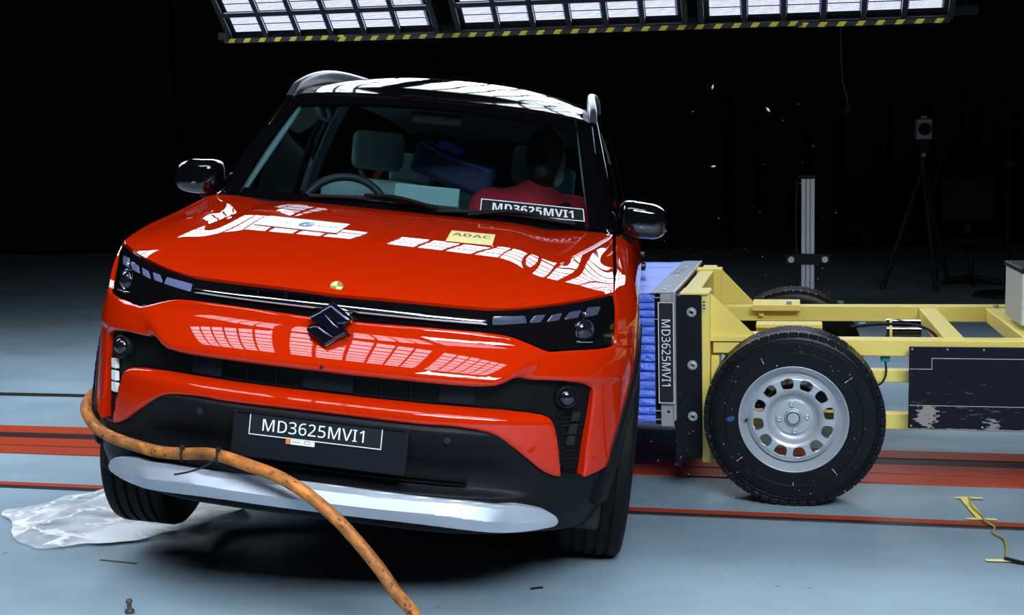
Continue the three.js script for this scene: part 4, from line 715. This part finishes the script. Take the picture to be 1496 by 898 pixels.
  part('blue_smear', panel(rounded([[-0.245, 0.005], [-0.222, 0.012], [-0.215, 0.002], [-0.232, -0.012], [-0.248, -0.008]], 0.006), (x, y) => [x, y, 0.1005], { res: 0.02, depth: 0.001 }), std(L(0.01, 0.08, 0.22), 0.6), chalk, 'blue smear on the tyre wall');
}
{ // barrier: crumpled blue layers, metal edges, number board
  const contact = (y, z) => { // the car flank that pushes into the layers
    const k = clamp((z + 0.1) / -1.48, 0, 1); let x = lerp(-0.585, -0.795, k); const b = (y - 0.62) * (y - 0.62); return x - 0.0 + 0.03 * smooth(0.5, 0.95, y) - 0.55 * b * 0.35 - 0.035 * smooth(0.52, 0.44, y) - 0.02;
  };
  const ys = [0.285, 0.318, 0.352, 0.386, 0.42, 0.455, 0.492, 0.53, 0.566, 0.60, 0.636, 0.672, 0.708, 0.738, 0.768, 0.803];
  for (let i = 0; i < ys.length - 1; i++) {
    const y0 = ys[i], y1 = ys[i + 1], ym = (y0 + y1) / 2, topmost = i === ys.length - 2, bulge = rr(0.006, 0.013), ph = rr(0, 30), rough = i > 5 && i < 9 ? 2.2 : 1;
    const xr = -0.53;
    const f = (a, b) => { // a round the cross-section (near face), b along
      return null;
    };
    const ring = (t, z, x) => { const c = Math.cos(t), s = Math.sin(t), e = (v, k) => Math.sign(v) * Math.abs(v) ** k; const h = (y1 - y0) / 2 - 0.0012; return [x, ym + h * e(s, 0.5), e(c, 0.5)]; };
    // near face with its folds, top and bottom skins, made as a tube of rectangular section in x from contact to plate, closed towards the car
    const near = (a, b) => { const y = lerp(y0 + 0.001, y1 - 0.001, b), xl = contact(y, -0.1), x = lerp(xl, xr, a), q = Math.sin(Math.PI * b) ** 0.5, n = rough * (fbm(x * 38 + ph, y * 60 + ph, 4) - 0.47); return [x, y + 0.004 * n, -0.108 + bulge * (q - 0.6) + 0.016 * n * q]; };
    const top = (a, b) => { const z = lerp(-0.11, -1.6, b), y = y1 - 0.001, xl = contact(y, z), x = lerp(xl, xr, a); const w = topmost ? 0.034 * (fbm(z * 16, x * 2.0 + 3, 4) - 0.45) - 0.022 * Math.abs(fbm(z * 19 + 7, x * 1.6, 3) - 0.45) : 0; return [x, y + w * Math.sin(Math.PI * clamp(b, 0.02, 0.98)) ** 0.3, z]; };
    const bot = (a, b) => { const z = lerp(-0.11, -1.6, b), y = y0 + 0.001, xl = contact(y, z), x = lerp(xl, xr, a); return [x, y, z]; };
    const face = (a, b) => { const z = lerp(-0.11, -1.6, a), y = lerp(y0 + 0.001, y1 - 0.001, b); return [contact(y, z), y, z]; };
    tp('honeycomb_layer', mergeGeometries([sheet(near, 40, 10), sheet(top, topmost ? 24 : 4, topmost ? 240 : 10), sheet(bot, 4, 10, true), sheet(face, 20, 4, true)]), M.honey);
  }
  tp('barrier_back', box(-0.532, -0.45, 0.28, 0.80, -1.6, -0.115, 0.003), M.blackSteel);
  tp('top_plate', [box(-0.548, -0.455, 0.803, 0.807, -1.6, -0.1, 0.001)], std(L(0.16, 0.20, 0.27), 0.45, { metalness: 0.4 }), 'aluminium strip along the top'); 
  tp('top_edge', box(-0.458, -0.452, 0.775, 0.809, -1.6, -0.1, 0.001), M.alu);
  for (const z of [-0.2, -0.28, -0.75, -1.2]) tp('rivet', new THREE.SphereGeometry(0.008, 12, 8).scale(1, 0.5, 1).translate(-0.50, 0.808, z), M.alu);
  tp('scale_label', box(-0.545, -0.50, 0.807, 0.8085, -1.25, -0.9, 0.0005), std(0xffffff, 0.4, { map: canvasTex(64, 256, (c, w, h) => { c.fillStyle = '#3a4656'; c.fillRect(0, 0, w, h); c.strokeStyle = '#c8d4e2'; c.lineWidth = 5; c.strokeRect(6, 6, w - 12, h - 12); c.fillStyle = '#aab8ca'; for (let k = 0; k < 4; k++) c.fillRect(18, 30 + k * 50, 28, 26); }) }));
  tp('edge_strip', [box(-0.508, -0.457, 0.276, 0.803, -0.108, -0.098, 0.002), box(-0.46, -0.448, 0.30, 0.803, -0.13, -0.094, 0.002)], M.zinc, 'galvanised edge strip');
  tp('strip_hole', new THREE.CylinderGeometry(0.006, 0.006, 0.002, 16).rotateX(Math.PI / 2).translate(-0.478, 0.335, -0.0975), M.dark);
  for (const y of [0.30, 0.335, 0.70, 0.785]) tp('clip', box(-0.535, -0.50, y, y + 0.004, -0.11, -0.10, 0.001), M.zinc);
  const t = canvasTex(160, 1024, (c, w, h) => { c.fillStyle = '#15131c'; c.fillRect(0, 0, w, h); c.strokeStyle = '#e9edf2'; c.lineWidth = 8; c.strokeRect(6, 6, w - 12, h - 12); c.fillStyle = '#e9edf2'; c.translate(w / 2 + 2, h / 2 + 6); c.rotate(Math.PI / 2); c.font = '118px Arial'; c.textAlign = 'center'; c.textBaseline = 'middle'; const s = 0.69 * h / c.measureText('MD3625MVI1').width; c.scale(s, 1); c.fillText('MD3625MVI1', 0, 4); });
  const side_ = std(L(0.01, 0.01, 0.014), 0.5), b = new THREE.BoxGeometry(0.063, 0.401, 0.006).translate(-0.4835, 0.5725, -0.082);
  const nb = tp('number_board', b, [side_, side_, side_, side_, std(0xffffff, 0.5, { map: t }), side_], 'upright black board reading MD3625MVI1');
}

// ---------------------------------------------------------------- hose, sheet, tape
{
  const P = [[-0.79, 0.47, -0.62], [-0.842, 0.455, -0.50], [-0.845, 0.437, -0.42], [-0.835, 0.42, -0.36], [-0.806, 0.403, -0.30], [-0.750, 0.375, -0.25], [-0.673, 0.366, -0.19], [-0.568, 0.366, -0.125], [-0.48, 0.369, -0.078], [-0.397, 0.38, -0.045], [-0.316, 0.395, -0.022], [-0.253, 0.397, 0.0], [-0.18, 0.388, 0.02], [-0.103, 0.375, 0.035], [-0.027, 0.351, 0.05], [0.046, 0.312, 0.06], [0.11, 0.269, 0.07], [0.174, 0.215, 0.08], [0.234, 0.159, 0.09], [0.283, 0.106, 0.10], [0.338, 0.061, 0.12]].map(toWorld);
  P.push([-0.93, 0.022, 1.80], [-0.85, 0.019, 1.86], [-0.55, 0.019, 2.0], [0.0, 0.019, 2.15], [0.6, 0.019, 2.1]);
  const hoseTex = dataTex(1024, 128, (u, v) => { const n = fbm(u * 130, v * 6, 4), s = fbm(u * 260 + 9, v * 14, 3); let k = 0.75 + 0.6 * (n - 0.47); if (s > 0.65) k *= 0.42; k *= 0.8 + 0.5 * fbm(u * 40, v * 3, 3); return [0.86 * k, 0.51 * k, 0.19 * k, 1]; }, true);
  const h = mesh('hose', tube(P, 0.0178, 320, 16), std(0xffffff, 0.6, { map: hoseTex, bumpMap: hoseTex, bumpScale: 0.001 })); h.userData = { label: 'thick dirty orange hose tied along the front bumper and falling to the floor', category: 'hose' };
  const tie = (k, label, tail) => { const t = thing('cable_tie', label, 'cable tie', toWorld(k)); const r = new THREE.TorusGeometry(0.021, 0.0032, 8, 28).rotateY(Math.PI / 2); mesh('loop', r, M.dark, t); mesh('tie_head', box(-0.006, 0.006, 0.014, 0.028, 0.006, 0.018, 0.002), M.dark, t); if (tail) mesh('tail', tube([[0, 0, 0.02], [-0.02, -0.02, 0.03], [-0.07, -0.045, 0.035], [-0.115, -0.06, 0.03]], 0.003, 20, 6), M.dark, t); t.rotation.copy(car.rotation); };
  tie([-0.392, 0.381, -0.043], 'black cable tie with a short end, first round the orange hose from the left'); tie([-0.275, 0.396, -0.008], 'black cable tie with a long loose tail round the orange hose', true);
}
{ // crumpled clear film on the floor below the lifted wheel
  const outline = [[-2.36, 0.14], [-2.55, 0.10], [-2.78, 0.13], [-2.84, 0.24], [-2.93, 0.33], [-2.90, 0.42], [-3.02, 0.50], [-3.03, 0.60], [-2.93, 0.66], [-2.86, 0.76], [-2.74, 0.87], [-2.60, 0.95], [-2.52, 0.89], [-2.40, 0.85], [-2.30, 0.76], [-2.20, 0.72], [-2.12, 0.62], [-2.05, 0.45], [-2.10, 0.30], [-2.22, 0.2]];
  const alpha = dataTex(512, 512, (u, v) => { const x = u * 6, y = v * 6, w = fbm(x * 1.1, y * 1.1, 3), r = Math.abs(fbm(x * 1.5 + w * 2 + y * 1.2, y * 2.4 - x * 0.7, 4) - 0.47), k = clamp(0.62 + 1.5 * (fbm(x * 1.2 + 3, y * 1.7, 4) - 0.42) + 0.6 * smooth(0.07, 0.0, r), 0.22, 0.98); return [k, k, k, 1]; });
  alpha.repeat.set(0.72, 0.72);
  const wavy = rounded(outline, 0.06).flatMap((p, i, a) => { const q = a[(i + 1) % a.length], n = Math.max(1, Math.ceil(Math.hypot(q[0] - p[0], q[1] - p[1]) / 0.02)); return Array.from({ length: n }, (_, k) => { const x = lerp(p[0], q[0], k / n), z = lerp(p[1], q[1], k / n); return [x + 0.07 * (fbm(x * 9, z * 9 + 4, 3) - 0.45), z + 0.07 * (fbm(x * 9 + 30, z * 9, 3) - 0.45)]; }); });
  const g = panel(wavy, (x, z) => { const e = edgeDist(outline, x, z), lift = 0.03 * smooth(-2.3, -2.02, x) * smooth(0.3, 0.55, z); return [x, 0.007 + lift + 0.022 * fbm(x * 6 + z * 3, z * 10 - x * 3, 4) * smooth(0, 0.1, e) + 0.012 * smooth(0.05, 0, e) * noise(x * 9, z * 9), z]; }, { res: 0.016, depth: 0, flip: true });
  const m = mesh('plastic_sheet', g, new THREE.MeshPhysicalMaterial({ color: L(0.93, 0.95, 0.98), roughness: 0.5, alphaMap: alpha, transparent: true, side: THREE.DoubleSide })); m.userData = { label: 'crumpled clear white plastic sheet lying under the lifted front wheel', category: 'plastic sheet' };
}
{
  const tape = (x, z, w, d, a, mat, label) => { const m = mesh('tape_strip', panel(rounded([[-w / 2, -d / 2], [w / 2, -d / 2], [w / 2, d / 2], [-w / 2, d / 2]], 0.003), (p, q) => [p, 0.0012 + 0.003 * noise(p * 40 + x * 9, q * 40), q], { res: 0.012, depth: 0.001, flip: true }), mat); m.position.set(x, 0.0045, z); m.rotation.y = a; m.userData = { label, category: 'tape', group: 'tape on the floor' }; };
  tape(0.655, -0.191, 0.105, 0.018, 0.05, M.yellowPale, 'pale tape strip on the floor beyond the nearest red rail'); tape(0.662, 0.085, 0.105, 0.020, 0.02, M.yellowPale, 'pale tape strip across the nearest red rail'); tape(0.665, 0.545, 0.115, 0.020, 0.03, M.yellowPale, 'pale tape strip holding the end of the black cable');
  tape(0.648, -0.053, 0.03, 0.26, 0.09, M.yellow, 'slanting yellow tape between the two farther pale strips');
  const w = mesh('wire', tube([[0.655, 0.008, -0.19], [0.648, 0.012, -0.05], [0.668, 0.012, 0.08], [0.665, 0.016, 0.14], [0.69, 0.008, 0.18], [0.675, 0.008, 0.25], [0.698, 0.008, 0.31], [0.692, 0.008, 0.42], [0.672, 0.010, 0.53]], 0.0035, 90, 6), std(L(0.45, 0.36, 0.06), 0.5)); w.userData = { label: 'thin yellow wire taped across the red rail', category: 'wire' };
  const c = mesh('floor_cable', tube([[0.665, 0.014, 0.545], [0.72, 0.010, 0.57], [0.80, 0.009, 0.61], [1.1, 0.009, 0.75], [1.8, 0.009, 0.9]], 0.006, 60, 8), M.blackSteel); c.userData = { label: 'black cable leaving to the right from the nearest tape strip', category: 'cable' };
  const s = mesh('debris_strip', box(-0.075, 0.075, 0, 0.004, -0.004, 0.004, 0.001), std(L(0.10, 0.11, 0.08), 0.7)); s.position.set(-2.25, 0.0, 1.0); s.rotation.y = -0.1; s.userData = { label: 'thin dark strip lying on the floor before the plastic sheet', category: 'debris' };
  const b = mesh('debris_plug', new THREE.LatheGeometry([[0, 0], [0.014, 0], [0.014, 0.008], [0.007, 0.012], [0.007, 0.03], [0.011, 0.034], [0.008, 0.042], [0, 0.043]].map((p) => new THREE.Vector2(...p)), 18), std(L(0.06, 0.055, 0.04), 0.6)); b.position.set(-1.955, 0.0, 1.42); b.userData = { label: 'small dark plug standing on the floor at the bottom left', category: 'debris' };
  const chip = mesh('debris_chip', box(-0.02, 0.02, 0, 0.003, -0.007, 0.007, 0.001), M.dark); chip.position.set(-0.78, 0, 1.02); chip.rotation.y = 0.5; chip.userData = { label: 'small dark chip on the floor in front of the left front tyre', category: 'debris' };
}
{ // glass flying from the struck side
  const shard = new THREE.TetrahedronGeometry(1, 0), im = new THREE.InstancedMesh(shard, std(L(0.75, 0.8, 0.85), 0.3), 520), m4 = new THREE.Matrix4(), q = new THREE.Quaternion(), e = new THREE.Euler();
  const put = (i, x, y, z, s) => { e.set(rr(0, 6), rr(0, 6), rr(0, 6)); q.setFromEuler(e); m4.compose(new THREE.Vector3(x, y, z), q, new THREE.Vector3(s * rr(0.6, 1.6), s, s * rr(0.4, 1))); im.setMatrixAt(i, m4); };
  for (let i = 0; i < 520; i++) {
    const k = rnd(); let x, y, z, s = 0.0009 + 0.0022 * rnd() ** 4;
    if (k < 0.30) { x = rr(-0.75, -0.2); y = rr(0.03, 0.6); z = rr(0.02, 0.35); } else if (k < 0.62) { x = rr(-0.3, 0.32); y = rr(0.05, 0.72); z = rr(0.02, 0.12); } else if (k < 0.85) { x = rr(-0.7, 0.15); y = 0.8 + 0.75 * rnd() ** 2; z = rr(-1.0, 0.1); } else { x = rr(-0.75, 0.5); y = 0.004; z = rr(0.2, 1.2); }
    put(i, x, y, z, s);
  }
  im.name = 'glass_shards'; im.castShadow = im.receiveShadow = true; im.userData = { label: 'tiny glass shards flying around the barrier and the trolley wheel', category: 'glass shards', kind: 'stuff' }; scene.add(im);
  for (const [x, y, a, w, label] of [[-0.319, 1.608, 1.3, 0.011, 'topmost white shard flying in the dark above the trolley'], [-0.101, 1.51, -0.9, 0.013, 'slanting white shard flying right of the topmost one'], [-0.318, 1.29, 0.1, 0.011, 'flat white shard flying lowest above the trolley front']]) { const m = mesh('flying_shard', new THREE.OctahedronGeometry(1, 0).scale(w, w * 0.4, 0.003), M.whiteLens); m.position.set(x, y, -0.4); m.rotation.z = a; m.userData = { label, category: 'shard', group: 'larger flying shards' }; }
}

// ---------------------------------------------------------------- behind: post, tripod, chair, pole
{
  const p = thing('camera_post', 'upright aluminium profile post with a dark crossbar behind the trolley', 'post', [0.125, 0, -6]);
  mesh('profile', [box(-0.055, -0.02, 0, 1.15, -0.03, 0.03, 0.003), box(-0.017, 0.017, 0, 1.15, -0.03, 0.024, 0.003), box(0.02, 0.055, 0, 1.15, -0.03, 0.03, 0.003)], M.alu, p);
  mesh('top_clamp', box(-0.08, 0.06, 1.14, 1.17, -0.04, 0.04, 0.005), M.black, p); mesh('crossbar', box(-0.19, 0.19, 0.41, 0.50, 0.03, 0.07, 0.006), M.black, p);
  for (const x of [-0.14, 0.14]) mesh('knob', new THREE.CylinderGeometry(0.026, 0.028, 0.03, 24).rotateX(Math.PI / 2).translate(x, 0.455, 0.082), M.alu, p);
  mesh('foot', box(-0.25, 0.30, 0, 0.10, -0.06, 0.06, 0.006), M.zinc, p); mesh('cable', tube([[-0.09, 1.13, 0.02], [-0.10, 0.8, 0.03], [-0.095, 0.5, 0.04], [-0.1, 0.2, 0.03]], 0.008, 40, 6), M.black, p);
}
{
  const p = thing('camera_tripod', 'dark tripod carrying a boxy camera in front of the black curtain', 'tripod', [1.26, 0, -8]);
  const cam = new THREE.Group(); cam.name = 'camera_body'; cam.position.set(0, 1.57, 0); p.add(cam);
  mesh('case', box(-0.075, 0.075, -0.1, 0.1, -0.15, 0.06, 0.01), M.zinc, cam); mesh('lens_hood', [new THREE.CylinderGeometry(0.062, 0.058, 0.06, 32).rotateX(Math.PI / 2).translate(0, 0, 0.075)], M.black, cam); mesh('grip', box(-0.03, 0.03, 0.1, 0.13, -0.1, 0.03, 0.006), M.zinc, cam);
  mesh('head', [rod([0, 1.16, 0], [0, 1.47, 0], 0.03, 16), box(-0.06, 0.06, 1.40, 1.47, -0.06, 0.06, 0.01)], M.black, p); mesh('collar', box(-0.02, 0.02, 1.30, 1.335, -0.02, 0.045, 0.004), M.zinc, p);
  for (const [x, z] of [[-0.40, 0.25], [0.10, 0.42], [0.30, -0.35]]) mesh('leg', rod([0, 1.18, 0], [x, 0, z], 0.02, 10, 0.028), M.black, p);
  mesh('cable', tube([[0.08, 1.5, 0], [0.16, 1.45, 0.02], [0.15, 1.2, 0.02], [0.08, 0.9, 0], [0.05, 0.5, 0.1]], 0.008, 40, 6), M.black, p);
}
{
  const p = thing('office_chair', 'dark chair standing in the shadow right of the tripod', 'chair', [1.75, 0, -8.2]);
  mesh('backrest', box(-0.27, 0.27, 0.62, 1.12, -0.26, -0.2, 0.04), M.satin, p); mesh('seat', box(-0.27, 0.27, 0.42, 0.5, -0.25, 0.25, 0.04), M.satin, p); mesh('back_post', box(-0.04, 0.04, 0.3, 0.9, -0.3, -0.26, 0.01), M.black, p); mesh('column', rod([0, 0.08, 0], [0, 0.43, 0], 0.03, 14), M.black, p);
  for (let k = 0; k < 5; k++) mesh('foot', rod([0, 0.09, 0], [0.3 * Math.sin(k * 1.257), 0.03, 0.3 * Math.cos(k * 1.257)], 0.03, 8, 0.02), M.black, p);
}
{
  const p = thing('stand_pole', 'tall dark pole with clamps at the right edge', 'pole', [1.93, 0, -7.2]);
  mesh('shaft', rod([0, 0, 0], [0, 3.4, 0], 0.022, 14), M.satin, p); for (const y of [1.9, 1.55, 1.18]) mesh('clamp', box(-0.05, 0.05, y, y + 0.06, -0.04, 0.05, 0.008), M.satin, p); mesh('base', new THREE.CylinderGeometry(0.28, 0.3, 0.03, 36).translate(0, 0.015, 0), M.black, p);
}
{
  const p = thing('hanging_cable', 'thin black cable hanging from the lamp rig with a plug at its end', 'cable', [0.36, 0, -4.7]);
  mesh('cord', tube([[-0.03, 2.42, 0.3], [-0.02, 2.1, 0.02], [0.0, 1.85, 0], [0.03, 1.74, 0], [0.03, 1.70, 0]], 0.009, 40, 8), M.black, p); mesh('plug', box(0.005, 0.055, 1.64, 1.70, -0.02, 0.02, 0.008), M.satin, p); mesh('tape_wrap', box(-0.06, 0.0, 2.27, 2.37, 0.30, 0.36, 0.006), std(L(0.22, 0.02, 0.015), 0.6), p, { label: 'dull red bracket' });
}
renderer.render(scene, camera);
